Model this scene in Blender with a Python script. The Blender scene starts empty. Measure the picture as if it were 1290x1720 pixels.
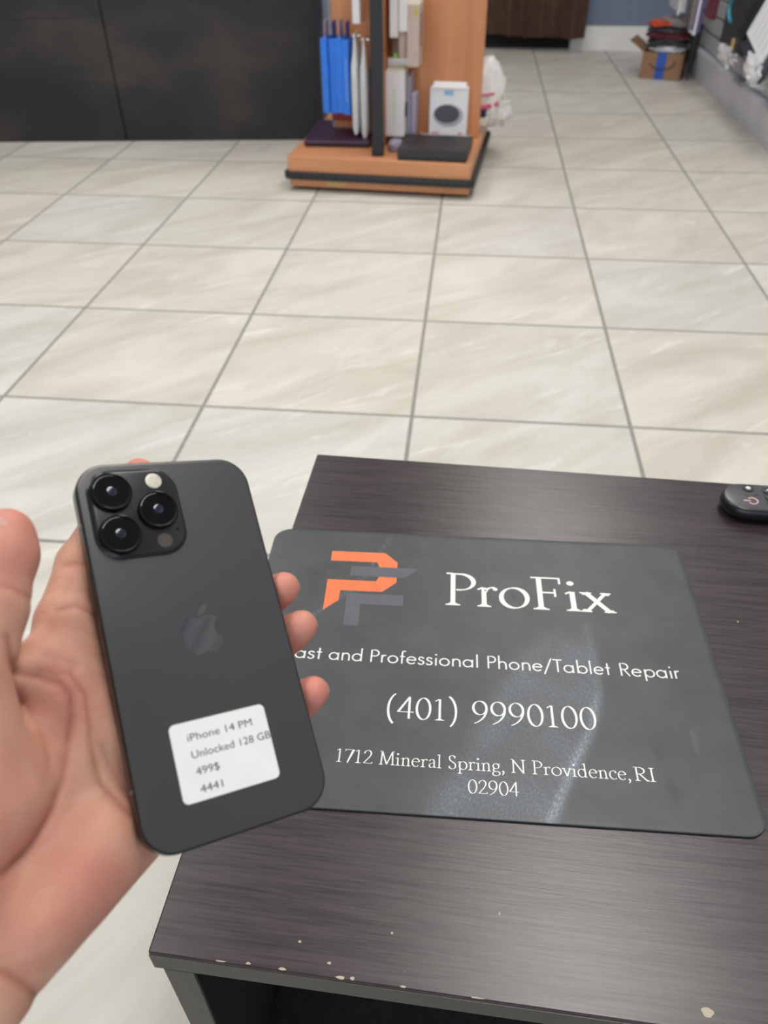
import bpy, bmesh, math, random
import numpy as np
from mathutils import Matrix, Vector, noise
random.seed(7)
SC = bpy.context.scene
COL = SC.collection
R = math.radians

# ------------------------------------------------------------------ camera, world, exposure
CAM_Z = 0.97777
cam_data = bpy.data.cameras.new('camera')
cam = bpy.data.objects.new('camera', cam_data)
COL.objects.link(cam)
right = Vector((0.9947035, 0.1025130, -0.0074823))
up = Vector((-0.0597021, 0.6354877, 0.7697994))
fwd = Vector((-0.0836693, 0.7652755, -0.6382411))
cam.matrix_world = Matrix(((right.x, up.x, -fwd.x, 0), (right.y, up.y, -fwd.y, 0),
                           (right.z, up.z, -fwd.z, CAM_Z), (0, 0, 0, 1)))
cam_data.sensor_fit = 'AUTO'
cam_data.sensor_width = 36
cam_data.lens = 27.1
cam_data.clip_start = 0.02
cam_data.dof.use_dof = True
cam_data.dof.focus_distance = 0.5
cam_data.dof.aperture_fstop = 9.5
SC.camera = cam

SC.view_settings.view_transform = 'Standard'
SC.view_settings.look = 'None'
SC.view_settings.gamma = 1
SC.view_settings.use_curve_mapping = False
SC.view_settings.exposure = 0.0

world = bpy.data.worlds.new('daylight')
SC.world = world
world.use_nodes = True
wb = world.node_tree.nodes['Background']
wb.inputs[0].default_value = (0.86, 0.93, 1.0, 1)
wb.inputs[1].default_value = 2.0

# ceiling lamps: (x, y, length along x, length along y, strength)
LAMPS = [(-1.5, 0.9, 0.6, 1.2, 12.5), (0.5, 1.0, 0.6, 1.2, 13.0), (-1.5, 2.9, 0.6, 1.2, 12.5),
         (0.5, 2.9, 0.6, 1.2, 11.0), (-1.5, 5.0, 0.6, 1.2, 6.5), (0.4, 5.0, 0.6, 1.2, 6.0)]
CEIL = 2.8

# ------------------------------------------------------------------ materials
class NT:
    def __init__(s, m): s.t = m.node_tree; s.n = s.t.nodes; s.l = s.t.links; s.b = s.n['Principled BSDF']
    def new(s, t, **k):
        x = s.n.new(t)
        for a, v in k.items(): setattr(x, a, v)
        return x
    def set(s, sock, v):
        if hasattr(v, 'is_linked') or isinstance(v, bpy.types.NodeSocket): s.l.new(v, sock)
        else: sock.default_value = v
    def math(s, op, a, b=0.0, c=0.0):
        x = s.new('ShaderNodeMath', operation=op); s.set(x.inputs[0], a); s.set(x.inputs[1], b); s.set(x.inputs[2], c)
        return x.outputs[0]
    def mix(s, f, a, b):
        x = s.new('ShaderNodeMix', data_type='RGBA'); s.set(x.inputs[0], f); s.set(x.inputs[6], a); s.set(x.inputs[7], b)
        return x.outputs[2]
    def co(s, scale=(1, 1, 1), rot=(0, 0, 0), loc=(0, 0, 0), kind='Object'):
        c = s.new('ShaderNodeTexCoord'); r = s.new('ShaderNodeMapping'); m = s.new('ShaderNodeMapping')
        r.inputs[1].default_value = loc; r.inputs[2].default_value = rot; m.inputs[3].default_value = scale
        s.l.new(c.outputs[kind], r.inputs[0]); s.l.new(r.outputs[0], m.inputs[0]); return m.outputs[0]
    def noise(s, vec, scale=5, detail=4, rough=.55, dist=0.0):
        x = s.new('ShaderNodeTexNoise'); s.l.new(vec, x.inputs['Vector'])
        x.inputs['Scale'].default_value = scale; x.inputs['Detail'].default_value = detail
        x.inputs['Roughness'].default_value = rough; x.inputs['Distortion'].default_value = dist
        return x.outputs[0]
    def ramp(s, f, pts):
        x = s.new('ShaderNodeValToRGB'); s.l.new(f, x.inputs[0]); e = x.color_ramp.elements
        while len(e) < len(pts): e.new(.5)
        for q, (p, c) in zip(e, pts): q.position = p; q.color = rgb(c) if not isinstance(c, float) else (c, c, c, 1)
        return x.outputs[0]
    def step(s, f, a, b):
        x = s.new('ShaderNodeMapRange'); x.interpolation_type = 'SMOOTHSTEP'
        s.set(x.inputs[0], f); x.inputs[1].default_value = a; x.inputs[2].default_value = b
        return x.outputs[0]
    def bump(s, h, strength=.2, dist=.001):
        x = s.new('ShaderNodeBump'); s.l.new(h, x.inputs['Height'])
        x.inputs['Strength'].default_value = strength; x.inputs['Distance'].default_value = dist
        s.l.new(x.outputs[0], s.b.inputs['Normal'])

def lin(v):
    v /= 255.0
    return v / 12.92 if v <= .04045 else ((v + .055) / 1.055) ** 2.4
def rgb(c): return (lin(c[0]), lin(c[1]), lin(c[2]), 1)

def mat(name, c, rough=.5, spec=.5, metal=0.0, var=0.0, scale=40, coat=0.0, emit=None, trans=0.0, alpha=1.0, bump=0.0):
    m = bpy.data.materials.new(name); m.use_nodes = True; t = NT(m); b = t.b
    b.inputs['Roughness'].default_value = rough
    b.inputs['Specular IOR Level'].default_value = spec
    b.inputs['Metallic'].default_value = metal
    b.inputs['Coat Weight'].default_value = coat
    b.inputs['Transmission Weight'].default_value = trans
    b.inputs['Alpha'].default_value = alpha
    n = t.noise(t.co(), scale, 3)
    k = max(var, .008)
    lo = tuple(x * (1 - k) for x in c); hi = tuple(min(255, x * (1 + k)) for x in c)
    t.l.new(t.ramp(n, [(.3, lo), (.7, hi)]), b.inputs['Base Color'])
    if bump: t.bump(n, bump, .004)
    if emit:
        b.inputs['Emission Color'].default_value = rgb(c); b.inputs['Emission Strength'].default_value = emit
    return m

def mat_wood(name, dark, light, rough, axis='x', fine=1.0, spec=.5, wear=False, bumpy=.1):
    m = bpy.data.materials.new(name); m.use_nodes = True; t = NT(m); b = t.b
    s = {'x': (5, 110, 110), 'y': (110, 7, 110), 'z': (60, 60, 2)}[axis]
    s = tuple(v * fine for v in s)
    v = t.co(s)
    n1 = t.noise(v, 1.0, 6, .65, .3)
    n2 = t.noise(t.co(tuple(x * .22 for x in s)), 1.0, 3, .5)
    f = t.math('ADD', t.math('MULTIPLY', n1, .75), t.math('MULTIPLY', n2, .35))
    col = t.ramp(f, [(.36, dark), (.70, light)] if not wear else [(.40, dark), (.64, light)])
    if wear:
        # worn beige specks and a chipped front arris
        sp = t.step(t.noise(t.co(), 480, 1), .835, .85)
        col = t.mix(sp, col, rgb((168, 158, 146)))
    t.l.new(col, b.inputs['Base Color'])
    b.inputs['Roughness'].default_value = rough; b.inputs['Specular IOR Level'].default_value = spec
    t.bump(f, bumpy, .0006)
    return m

def mat_floor():
    m = bpy.data.materials.new('glazed_marble_tile'); m.use_nodes = True; t = NT(m); b = t.b
    c = t.new('ShaderNodeTexCoord'); s = t.new('ShaderNodeSeparateXYZ'); t.l.new(c.outputs['Object'], s.inputs[0])
    T = .5
    fx = t.math('ADD', t.math('DIVIDE', s.outputs[0], T), .19827 + 40)
    fy = t.math('ADD', t.math('DIVIDE', s.outputs[1], T), -3.05278 + 40)
    ex = t.math('MINIMUM', t.math('FRACT', fx), t.math('SUBTRACT', 1.0, t.math('FRACT', fx)))
    ey = t.math('MINIMUM', t.math('FRACT', fy), t.math('SUBTRACT', 1.0, t.math('FRACT', fy)))
    e = t.math('MINIMUM', ex, ey)
    tile = t.step(e, .0072, .0108)
    comb = t.new('ShaderNodeCombineXYZ')
    t.l.new(t.math('FLOOR', fx), comb.inputs[0]); t.l.new(t.math('FLOOR', fy), comb.inputs[1])
    wn = t.new('ShaderNodeTexWhiteNoise', noise_dimensions='2D'); t.l.new(comb.outputs[0], wn.inputs['Vector'])
    off = t.new('ShaderNodeVectorMath', operation='SCALE'); t.l.new(wn.outputs['Color'], off.inputs[0]); off.inputs['Scale'].default_value = 7.0
    add = t.new('ShaderNodeVectorMath', operation='ADD'); t.l.new(c.outputs['Object'], add.inputs[0]); t.l.new(off.outputs[0], add.inputs[1])
    def streak(ang, sx, sy):
        r = t.new('ShaderNodeMapping'); r.inputs[2].default_value = (0, 0, R(-ang)); t.l.new(add.outputs[0], r.inputs[0])
        q = t.new('ShaderNodeMapping'); q.inputs[3].default_value = (sx, sy, 1); t.l.new(r.outputs[0], q.inputs[0]); return q.outputs[0]
    n1 = t.noise(streak(38, 2.2, 7), 1.0, 7, .6, .8)
    n2 = t.noise(streak(34, 3.5, 17), 1.0, 8, .68, 1.0)
    base = t.ramp(n1, [(.32, (192, 188, 177)), (.52, (207, 204, 195)), (.70, (219, 217, 209))])
    veins = t.step(n2, .56, .72)
    col = t.mix(t.math('MULTIPLY', veins, .7), base, rgb((234, 232, 226)))
    tint = t.mix(wn.outputs['Value'], rgb((250, 250, 252)), rgb((253, 250, 246)))
    mul = t.new('ShaderNodeMix', data_type='RGBA', blend_type='MULTIPLY'); mul.inputs[0].default_value = 1
    t.l.new(col, mul.inputs[6]); t.l.new(tint, mul.inputs[7])
    gn = t.noise(t.co(), 60, 3)
    grout = t.ramp(gn, [(.3, (132, 131, 126)), (.7, (150, 149, 143))])
    t.l.new(t.mix(tile, grout, mul.outputs[2]), b.inputs['Base Color'])
    t.l.new(t.math('SUBTRACT', .8, t.math('MULTIPLY', tile, .34)), b.inputs['Roughness'])
    b.inputs['Specular IOR Level'].default_value = .4
    t.bump(t.math('ADD', tile, t.math('MULTIPLY', n1, .06)), .35, .0015)
    return m

def mat_counter():
    m = bpy.data.materials.new('dark_stained_planks'); m.use_nodes = True; t = NT(m); b = t.b
    n1 = t.noise(t.co((4, 4, 11)), 1.0, 7, .7, .6)
    n2 = t.noise(t.co((1.6, 1, 2.6), loc=(3, 0, 1)), 1.0, 3, .5)
    f = t.math('MULTIPLY', n1, t.step(n2, .38, .7))
    t.l.new(t.ramp(f, [(.04, (26, 26, 30)), (.25, (38, 36, 38)), (.6, (62, 52, 47))]), b.inputs['Base Color'])
    b.inputs['Roughness'].default_value = .6
    t.bump(n1, .25, .002)
    return m

def mat_sign():
    m = bpy.data.materials.new('scuffed_charcoal_plate'); m.use_nodes = True; t = NT(m); b = t.b
    n = t.noise(t.co(), 35, 5, .6)
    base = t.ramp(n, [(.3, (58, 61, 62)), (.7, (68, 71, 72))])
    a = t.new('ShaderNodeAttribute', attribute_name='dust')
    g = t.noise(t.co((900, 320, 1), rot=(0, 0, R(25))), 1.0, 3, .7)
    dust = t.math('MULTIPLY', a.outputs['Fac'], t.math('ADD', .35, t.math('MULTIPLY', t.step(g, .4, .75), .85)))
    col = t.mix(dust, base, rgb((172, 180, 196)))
    d = t.new('ShaderNodeAttribute', attribute_name='stain')
    col = t.mix(d.outputs['Fac'], col, rgb((40, 41, 43)))
    sp = t.step(t.noise(t.co(), 420, 1), .84, .855)
    col = t.mix(sp, col, rgb((150, 152, 154)))
    t.l.new(col, b.inputs['Base Color'])
    b.inputs['Roughness'].default_value = .42; b.inputs['Specular IOR Level'].default_value = .45
    t.bump(t.noise(t.co(), 1500, 2), .05, .0003)
    return m

def mat_skin():
    m = bpy.data.materials.new('skin'); m.use_nodes = True; t = NT(m); b = t.b
    n1 = t.noise(t.co(), 55, 4, .6, .4)
    n2 = t.noise(t.co(loc=(.3, .2, .1)), 22, 3, .5)
    base = t.ramp(n1, [(.32, (200, 146, 122)), (.5, (208, 156, 132)), (.68, (214, 166, 142))])
    a = t.new('ShaderNodeAttribute', attribute_name='blush')
    f = t.math('ADD', t.math('MULTIPLY', t.step(n2, .42, .66), .45), a.outputs['Fac'])
    col = t.mix(t.math('MINIMUM', f, 1.0), base, rgb((212, 134, 120)))
    c = t.new('ShaderNodeAttribute', attribute_name='crease')
    col = t.mix(t.math('MULTIPLY', c.outputs['Fac'], .6), col, rgb((158, 88, 74)))
    t.l.new(col, b.inputs['Base Color'])
    b.inputs['Roughness'].default_value = .5; b.inputs['Specular IOR Level'].default_value = .35
    b.inputs['Subsurface Weight'].default_value = .18
    b.inputs['Subsurface Radius'].default_value = (1.0, .35, .2); b.inputs['Subsurface Scale'].default_value = .004
    f1 = t.noise(t.co((1, 1, 1)), 420, 4, .7)
    f2 = t.noise(t.co((300, 900, 500), rot=(0, 0, R(35))), 1.0, 3, .6)
    t.bump(t.math('ADD', f1, t.math('MULTIPLY', f2, .6)), .4, .0007)
    return m

M = {}
M['floor'] = mat_floor()
M['wall_blue'] = mat('blue_grey_wall_paint', (122, 133, 154), .7, var=.02)
M['wall_white'] = mat('side_wall_paint', (126, 134, 150), .7, var=.02)
M['ceiling'] = mat('white_ceiling_paint', (196, 196, 194), .85, var=.01)
M['base_white'] = mat('white_gloss_trim', (242, 241, 238), .4, var=.02, scale=9)
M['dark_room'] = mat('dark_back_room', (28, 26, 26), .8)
M['counter'] = mat_counter()
M['espresso'] = mat_wood('espresso_woodgrain', (19, 13, 15), (62, 50, 53), .30, 'x', 4.4, spec=.6, wear=True, bumpy=.22)
M['espresso_edge'] = mat_wood('espresso_edge_band', (56, 52, 47), (66, 62, 56), .4, 'x', 1.0)
M['espresso_side'] = mat_wood('espresso_panel', (44, 36, 38), (62, 53, 54), .5, 'z', 2.0)
M['beech'] = mat_wood('warm_beech_laminate', (182, 118, 76), (204, 140, 94), .42, 'z', .45, bumpy=.03)
M['beech_x'] = mat_wood('warm_beech_top', (190, 128, 86), (212, 150, 106), .4, 'x', .4, bumpy=.03)
M['black_plastic'] = mat('black_plastic', (26, 28, 34), .45, var=.05)
M['black_card'] = mat('black_card', (44, 44, 46), .5, var=.06)
M['sign'] = mat_sign()
M['print_white'] = mat('white_print', (226, 228, 224), .45)
M['print_orange'] = mat('orange_print', (226, 116, 66), .45, var=.04)
M['print_grey'] = mat('grey_print', (84, 87, 94), .45, var=.05)
M['skin'] = mat_skin()
M['nail'] = mat('fingernail', (206, 158, 148), .3, .5, var=.03)
M['phone_glass'] = mat('matte_graphite_glass', (62, 62, 64), .34, .5, var=.015, scale=30)
M['phone_band'] = mat('graphite_steel_band', (74, 72, 70), .2, .5, metal=1.0, var=.02)
M['antenna'] = mat('antenna_grey', (96, 96, 94), .5)
M['camera_plate'] = mat('smooth_dark_glass', (34, 34, 36), .2, .5, var=.02)
M['lens_ring'] = mat('dark_lens_ring', (32, 32, 33), .22, .5, metal=.7)
M['lens_glass'] = mat('lens_glass', (10, 10, 12), .06, .35)
M['lens_inner'] = mat('lens_coating', (30, 34, 54), .12, .6)
M['flash'] = mat('flash_diffuser', (214, 208, 190), .25, .6, var=.06, scale=900)
M['lidar'] = mat('lidar_window', (78, 70, 66), .25)
M['logo_mirror'] = mat('polished_graphite', (112, 112, 115), .06, .6, metal=.95)
M['screen'] = mat('phone_screen', (8, 8, 9), .08, .6)
M['sticker'] = mat('white_sticker_paper', (240, 240, 237), .6, var=.01)
M['sticker_ink'] = mat('grey_ink', (66, 66, 68), .7)
M['remote_body'] = mat('remote_black_shell', (24, 24, 27), .3, .5)
M['remote_face'] = mat('remote_charcoal_face', (72, 70, 76), .28, .5, var=.03)
M['remote_key'] = mat('remote_key', (38, 40, 42), .4)
M['remote_mark'] = mat('remote_white_mark', (205, 212, 212), .5)
M['remote_power'] = mat('remote_pink_mark', (226, 190, 182), .5)
M['cardboard'] = mat('corrugated_cardboard', (146, 112, 86), .8, var=.05)
M['tape_blue'] = mat('blue_tape', (40, 84, 176), .4, var=.05)
M['curtain'] = mat('brown_curtain_cloth', (102, 76, 62), .85, var=.1, scale=14)
M['slat'] = mat('grey_slatwall', (176, 176, 180), .5, var=.03)
M['slat_base'] = mat('grey_metal_base', (196, 196, 204), .38, .5, var=.03, scale=6)
M['white_card'] = mat('white_card', (226, 228, 232), .5, var=.01)
M['cream_card'] = mat('cream_card', (226, 220, 206), .55, var=.02)
M['beige_card'] = mat('beige_card', (190, 172, 162), .55, var=.04)
M['taupe_card'] = mat('taupe_card', (118, 106, 106), .55, var=.04)
M['brown_window'] = mat('brown_window', (104, 74, 70), .4)
M['blue_card'] = mat('bright_blue_card', (36, 120, 226), .45, var=.03)
M['blue_pale'] = mat('pale_blue_print', (120, 160, 232), .5)
M['blue_deep'] = mat('deep_blue_plastic', (28, 62, 150), .4)
M['red_card'] = mat('dark_red_card', (150, 28, 30), .5)
M['clam'] = mat('milky_clamshell_plastic', (206, 212, 214), .3, .5, var=.03)
M['clam_core'] = mat('grey_green_insert', (112, 130, 134), .4)
M['green_print'] = mat('pale_green_print', (196, 226, 200), .5)
M['green_tab'] = mat('green_tab', (146, 204, 104), .5)
M['lavender'] = mat('lavender_plastic', (160, 156, 178), .35, var=.06)
M['navy_card'] = mat('navy_print', (34, 34, 72), .5)
M['purple'] = mat('dark_purple_cover', (58, 34, 60), .45, var=.05)
M['oval_grey'] = mat('speaker_mesh', (74, 77, 82), .5, var=.12, scale=160)
M['oval_rim'] = mat('silver_rim', (176, 178, 184), .3, metal=.4)
M['sky_print'] = mat('sky_blue_print', (148, 186, 218), .5)
M['clear'] = mat('clear_plastic_tray', (226, 228, 230), .12, .5, alpha=.45)
M['bag'] = mat('white_bag_film', (228, 224, 222), .45, .5, var=.03)
M['bag_red'] = mat('red_bag_print', (196, 84, 104), .5)
M['teal'] = mat('teal_print', (64, 158, 180), .5)
M['maroon'] = mat('maroon_mailer', (96, 34, 48), .45, var=.08)
M['orange'] = mat('orange_mailer', (214, 92, 58), .45, var=.06)
M['grey_mailer'] = mat('grey_mailer', (142, 136, 136), .45, var=.06)
M['dark_mailer'] = mat('dark_mailer', (54, 54, 62), .4, var=.1)
M['silver_mailer'] = mat('silver_mailer', (196, 196, 204), .3, var=.05)
M['yellow'] = mat('olive_yellow_card', (180, 176, 48), .5)
M['violet_card'] = mat('violet_card', (92, 82, 130), .5)
M['steel'] = mat('steel_hook', (170, 172, 176), .25, metal=1.0)
M['tag_cream'] = mat('cream_tag', (198, 166, 112), .6)
M['lamp'] = mat('lamp_diffuser', (255, 250, 240), .5, emit=1.0)
M['chip'] = mat('bare_chipboard', (186, 174, 154), .8)
M['crinkle'] = mat('crinkled_clear_film', (236, 236, 238), .25, .6, alpha=.75, bump=.6, scale=60)

# ------------------------------------------------------------------ helpers
def tag(o, label, cat, group=None):
    o['label'] = label; o['category'] = cat
    if group: o['group'] = group
    return o
def thing(name, label, cat, loc=(0, 0, 0), rotz=0.0, group=None):
    o = bpy.data.objects.new(name, None); o.empty_display_size = .02; COL.objects.link(o)
    o.location = loc; o.rotation_euler = (0, 0, rotz)
    return tag(o, label, cat, group)
def obj(name, bm, m, parent=None, smooth=None, label=None, loc=None, rotz=None):
    me = bpy.data.meshes.new(name)
    if isinstance(bm, bmesh.types.BMesh): bm.to_mesh(me); bm.free()
    else: me.from_pydata(*bm); me.update()
    if smooth is not None:
        for p in me.polygons: p.use_smooth = True
        me.set_sharp_from_angle(angle=R(smooth))
    me.materials.append(M[m] if isinstance(m, str) else m)
    o = bpy.data.objects.new(name, me); COL.objects.link(o)
    if parent: o.parent = parent
    if label: o['label'] = label
    if loc is not None: o.location = loc
    if rotz is not None: o.rotation_euler = (0, 0, rotz)
    return o
def struct(name, bm, m, smooth=None):
    o = obj(name, bm, m, None, smooth); o['kind'] = 'structure'; return o
def BM(): return bmesh.new()
def box(bm, x0, x1, y0, y1, z0, z1, bev=0.0, seg=2, mtx=None):
    g = bmesh.ops.create_cube(bm, size=1.0)['verts']
    for v in g:
        v.co = Vector(((x0 + x1) / 2 + v.co.x * (x1 - x0), (y0 + y1) / 2 + v.co.y * (y1 - y0), (z0 + z1) / 2 + v.co.z * (z1 - z0)))
    if bev:
        es = list({e for v in g for e in v.link_edges})
        r = bmesh.ops.bevel(bm, geom=es, offset=bev, segments=seg, profile=.6, affect='EDGES')
        g = list({v for f in r['faces'] for v in f.verts})
    if mtx is not None:
        bmesh.ops.transform(bm, matrix=mtx, verts=g)
    return bm
def B(*a, **k): return box(BM(), *a, **k)
def cyl(bm, c, r, h, axis='z', seg=32, r2=None):
    q = bmesh.ops.create_cone(bm, cap_ends=True, segments=seg, radius1=r, radius2=r if r2 is None else r2, depth=h)['verts']
    rot = {'z': Matrix(), 'x': Matrix.Rotation(R(90), 4, 'Y'), 'y': Matrix.Rotation(R(90), 4, 'X')}[axis]
    bmesh.ops.transform(bm, matrix=Matrix.Translation(c) @ rot, verts=q)
    return bm
def tube(bm, pts, r, seg=8):
    pts = [Vector(p) for p in pts]; rings = []
    for i, p in enumerate(pts):
        d = (pts[min(i + 1, len(pts) - 1)] - pts[max(i - 1, 0)]).normalized()
        a = d.orthogonal().normalized(); b = d.cross(a)
        if rings: # keep twist low
            ra = (rings[-1][0].co - pts[i - 1]); ra -= d * ra.dot(d); a = ra.normalized(); b = d.cross(a)
        rings.append([bm.verts.new(p + a * r * math.cos(t) + b * r * math.sin(t)) for t in [2 * math.pi * k / seg for k in range(seg)]])
    for r0, r1 in zip(rings, rings[1:]):
        for k in range(seg): bm.faces.new((r0[k], r0[(k + 1) % seg], r1[(k + 1) % seg], r1[k]))
    bm.faces.new(rings[0][::-1]); bm.faces.new(rings[-1])
    return bm
def rrect(w, h, r, n=10, cx=0, cy=0, p=1.0):
    out = []
    for sx, sy, a0 in ((1, 1, 0), (-1, 1, 90), (-1, -1, 180), (1, -1, 270)):
        for k in range(n + 1):
            a = R(a0 + 90 * k / n)
            out.append((cx + sx * (w / 2 - r) + r * math.cos(a), cy + sy * (h / 2 - r) + r * math.sin(a)))
    return out
def loft(loops, cap0=True, cap1=True, bm=None):
    """loops: list of lists of 3D points with equal count, bottom to top"""
    bm = bm or BM(); vs = [[bm.verts.new(p) for p in l] for l in loops]; n = len(vs[0])
    for a, b in zip(vs, vs[1:]):
        for k in range(n): bm.faces.new((a[k], a[(k + 1) % n], b[(k + 1) % n], b[k]))
    if cap0: bm.faces.new(vs[0][::-1])
    if cap1: bm.faces.new(vs[-1])
    return bm
def rplate(w, h, r, z0, z1, bev=0.0, cx=0, cy=0, n=10):
    f = lambda ins, z: [(x, y, z) for x, y in rrect(w - 2 * ins, h - 2 * ins, max(r - ins, .0002), n, cx, cy)]
    if bev: return loft([f(bev, z0), f(bev * .3, z0 + bev * .3), f(0, z0 + bev), f(0, z1 - bev), f(bev * .3, z1 - bev * .3), f(bev, z1)])
    return loft([f(0, z0), f(0, z1)])
def poly(bm, pts, z0, z1):
    return loft([[(x, y, z0) for x, y in pts], [(x, y, z1) for x, y in pts]], bm=bm)
def lump(bm, c, s, seed=0, amp=.15, fr=2.5, sq=.6, n=28, rot=0.0, flat=None):
    """a puffy irregular bag-like body"""
    vs = []
    q = bmesh.ops.create_uvsphere(bm, u_segments=n, v_segments=n // 2, radius=1)['verts']
    for v in q:
        d = v.co.normalized()
        e = Vector([math.copysign(abs(t) ** sq, t) for t in d])
        k = 1 + amp * noise.noise(d * fr + Vector((seed * 3.1, seed, 0))) + amp * .5 * noise.noise(d * fr * 2.7 + Vector((seed, 5, 0)))
        p = Vector((e.x * s[0] * k, e.y * s[1] * k, e.z * s[2] * k))
        p = Matrix.Rotation(rot, 3, 'Z') @ p
        v.co = Vector(c) + p
        if flat is not None and v.co.z < flat: v.co.z = flat
    return bm

def aarc(cx, cy, rx, ry, a0, a1, n=22): return [(cx + rx * math.cos(R(a0 + (a1 - a0) * k / n)), cy + ry * math.sin(R(a0 + (a1 - a0) * k / n))) for k in range(n + 1)]
def bz(a, b, c, d, n=14): return [tuple((1 - t) ** 3 * a[i] + 3 * (1 - t) ** 2 * t * b[i] + 3 * (1 - t) * t * t * c[i] + t ** 3 * d[i] for i in (0, 1)) for t in [k / n for k in range(n + 1)]]

# ------------------------------------------------------------------ the shop: floor, walls, ceiling
struct('floor', B(-3.2, 1.6, -3.0, 8.0, -.05, 0), 'floor')
struct('ceiling', B(-3.2, 1.6, -3.0, 8.0, CEIL, CEIL + .1), 'ceiling')
struct('wall_left', B(-3.2, -3.1, -3.0, 8.0, 0, CEIL), 'wall_white')
struct('wall_right', B(1.405, 1.6, -3.0, 8.0, 0, CEIL), 'wall_white')
bm = BM(); box(bm, -3.1, -.35, 6.42, 6.52, 0, CEIL); box(bm, .655, 1.405, 6.42, 6.52, 0, CEIL); box(bm, -.35, .655, 6.42, 6.52, 2.1, CEIL)
struct('wall_back', bm, 'wall_blue')
struct('doorway_shade_panel', B(-.345, .65, 6.44, 6.48, .004, 2.095), 'dark_room')  # no door leaf: near-black sheet paints in the darkness of the open doorway
bm = BM(); box(bm, .655, 1.40, 6.40, 6.42, 0, .128); box(bm, .655, 1.40, 6.406, 6.42, .128, .145, .004)
struct('baseboard_back', bm, 'base_white')
for x, y, lx, ly, st in LAMPS:
    L = thing('ceiling_light', 'recessed white rectangular ceiling light panel above the shop floor', 'ceiling light', (x, y, CEIL), 0, 'ceiling light panels')
    bm = BM()
    for a in (box(bm, -lx/2-.03, lx/2+.03, -ly/2-.03, -ly/2, -.02, .0), box(bm, -lx/2-.03, lx/2+.03, ly/2, ly/2+.03, -.02, 0),
              box(bm, -lx/2-.03, -lx/2, -ly/2, ly/2, -.02, 0), box(bm, lx/2, lx/2+.03, -ly/2, ly/2, -.02, 0)): pass
    obj('frame', bm, 'base_white', L)
    m = bpy.data.materials.new('lit_diffuser'); m.use_nodes = True
    t = NT(m); t.b.inputs['Base Color'].default_value = (.9, .9, .9, 1)
    t.b.inputs['Emission Color'].default_value = (1.0, .975, .935, 1); t.b.inputs['Emission Strength'].default_value = st
    obj('diffuser', B(-lx/2, lx/2, -ly/2, ly/2, -.012, 0), m, L)

# ------------------------------------------------------------------ slatwall fixture on the right
SX = 1.33
sl = thing('slatwall_unit', 'grey slatted display wall with a smooth kick base along the right side', 'display wall', (SX, -.6, 0))
obj('kick_base', loft([[(-.005, 0, 0), (-.005, 6.3, 0), (.07, 6.3, 0), (.07, 0, 0)], [(-.03, 0, .155), (-.03, 6.3, .155), (.07, 6.3, .155), (.07, 0, .155)],
                       [(-.02, 0, .165), (-.02, 6.3, .165), (.07, 6.3, .165), (.07, 0, .165)]]), 'slat_base', sl)
bm = BM()
z = .172
while z < 2.4:
    box(bm, 0, .03, 0, 6.3, z, z + .075, .003, 1); box(bm, .02, .07, 0, 6.3, z + .07, z + .09); z += .086
obj('slat_panel', bm, 'slat', sl)
def hung(name, label, cat, y, z, group=None):
    t = thing(name, label, cat, (SX, y, z), 0, group); return t
def hook(parent, dx, z, y=0):
    bm = BM(); tube(bm, [(0.0, y, z), (-dx + .01, y, z), (-dx, y, z + .012)], .003); obj('hook', bm, 'steel', parent, 40)
G = 'packages hanging on the grey slatted wall'
t = hung('hanging_package', 'pale grey flat package at the far end of the slatted wall, above the cardboard box', 'package', 5.38, .365, G)
obj('card', B(-.22, -.19, -.15, .17, 0, .30, .004), 'silver_mailer', t); obj('edge_strip', B(-.226, -.218, -.16, -.12, -.012, .30, .002), 'white_card', t); hook(t, .2, .28)
t = hung('hanging_package', 'small black and olive yellow package hanging near the far end of the slatted wall', 'package', 5.22, .345, G)
obj('card', B(-.16, -.13, -.05, .05, 0, .2, .004), 'black_card', t); obj('yellow_panel', B(-.163, -.158, -.04, .0, .015, .17), 'yellow', t); hook(t, .16, .185)
t = hung('hanging_package', 'slim white edged package right of the olive yellow one on the slatted wall', 'package', 5.0, .30, G)
obj('card', B(-.19, -.17, -.045, .045, 0, .26, .003), 'white_card', t); obj('edge_strip', B(-.2, -.19, .012, .04, 0.01, .26, .002), 'taupe_card', t); hook(t, .19, .25)
t = hung('hanging_package', 'slim violet package with a white edge hanging beside the maroon one', 'package', 4.86, .325, G)
obj('card', B(-.21, -.185, -.055, .055, 0, .25, .003), 'violet_card', t); obj('edge_strip', B(-.216, -.208, -.062, -.03, -.01, .25, .002), 'white_card', t); hook(t, .2, .24)
t = hung('hanging_package', 'dark maroon package hanging between the violet one and the black box with the teal arc', 'package', 4.70, .405, G)
obj('card', B(-.19, -.165, -.075, .075, 0, .22, .004), 'maroon', t); hook(t, .18, .2)
# black box with teal arc
t = hung('hanging_box', 'long black box with a teal curved arrow mark on the slatted wall', 'box', 4.44, .305)
obj('carton', B(-.13, -.085, -.16, .16, 0, .36, .004), 'black_card', t)
bm = BM(); arc = aarc(-.05, .165, .085, .05, 100, 262, 18)
tube(bm, [(-.131, -y - .03, zz) for y, zz in arc], .0085, 6); obj('arrow_mark', bm, 'teal', t, 60)
obj('sticker', B(-.133, -.129, -.115, -.07, .02, .062, .001), 'tag_cream', t); hook(t, .12, .345)
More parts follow.
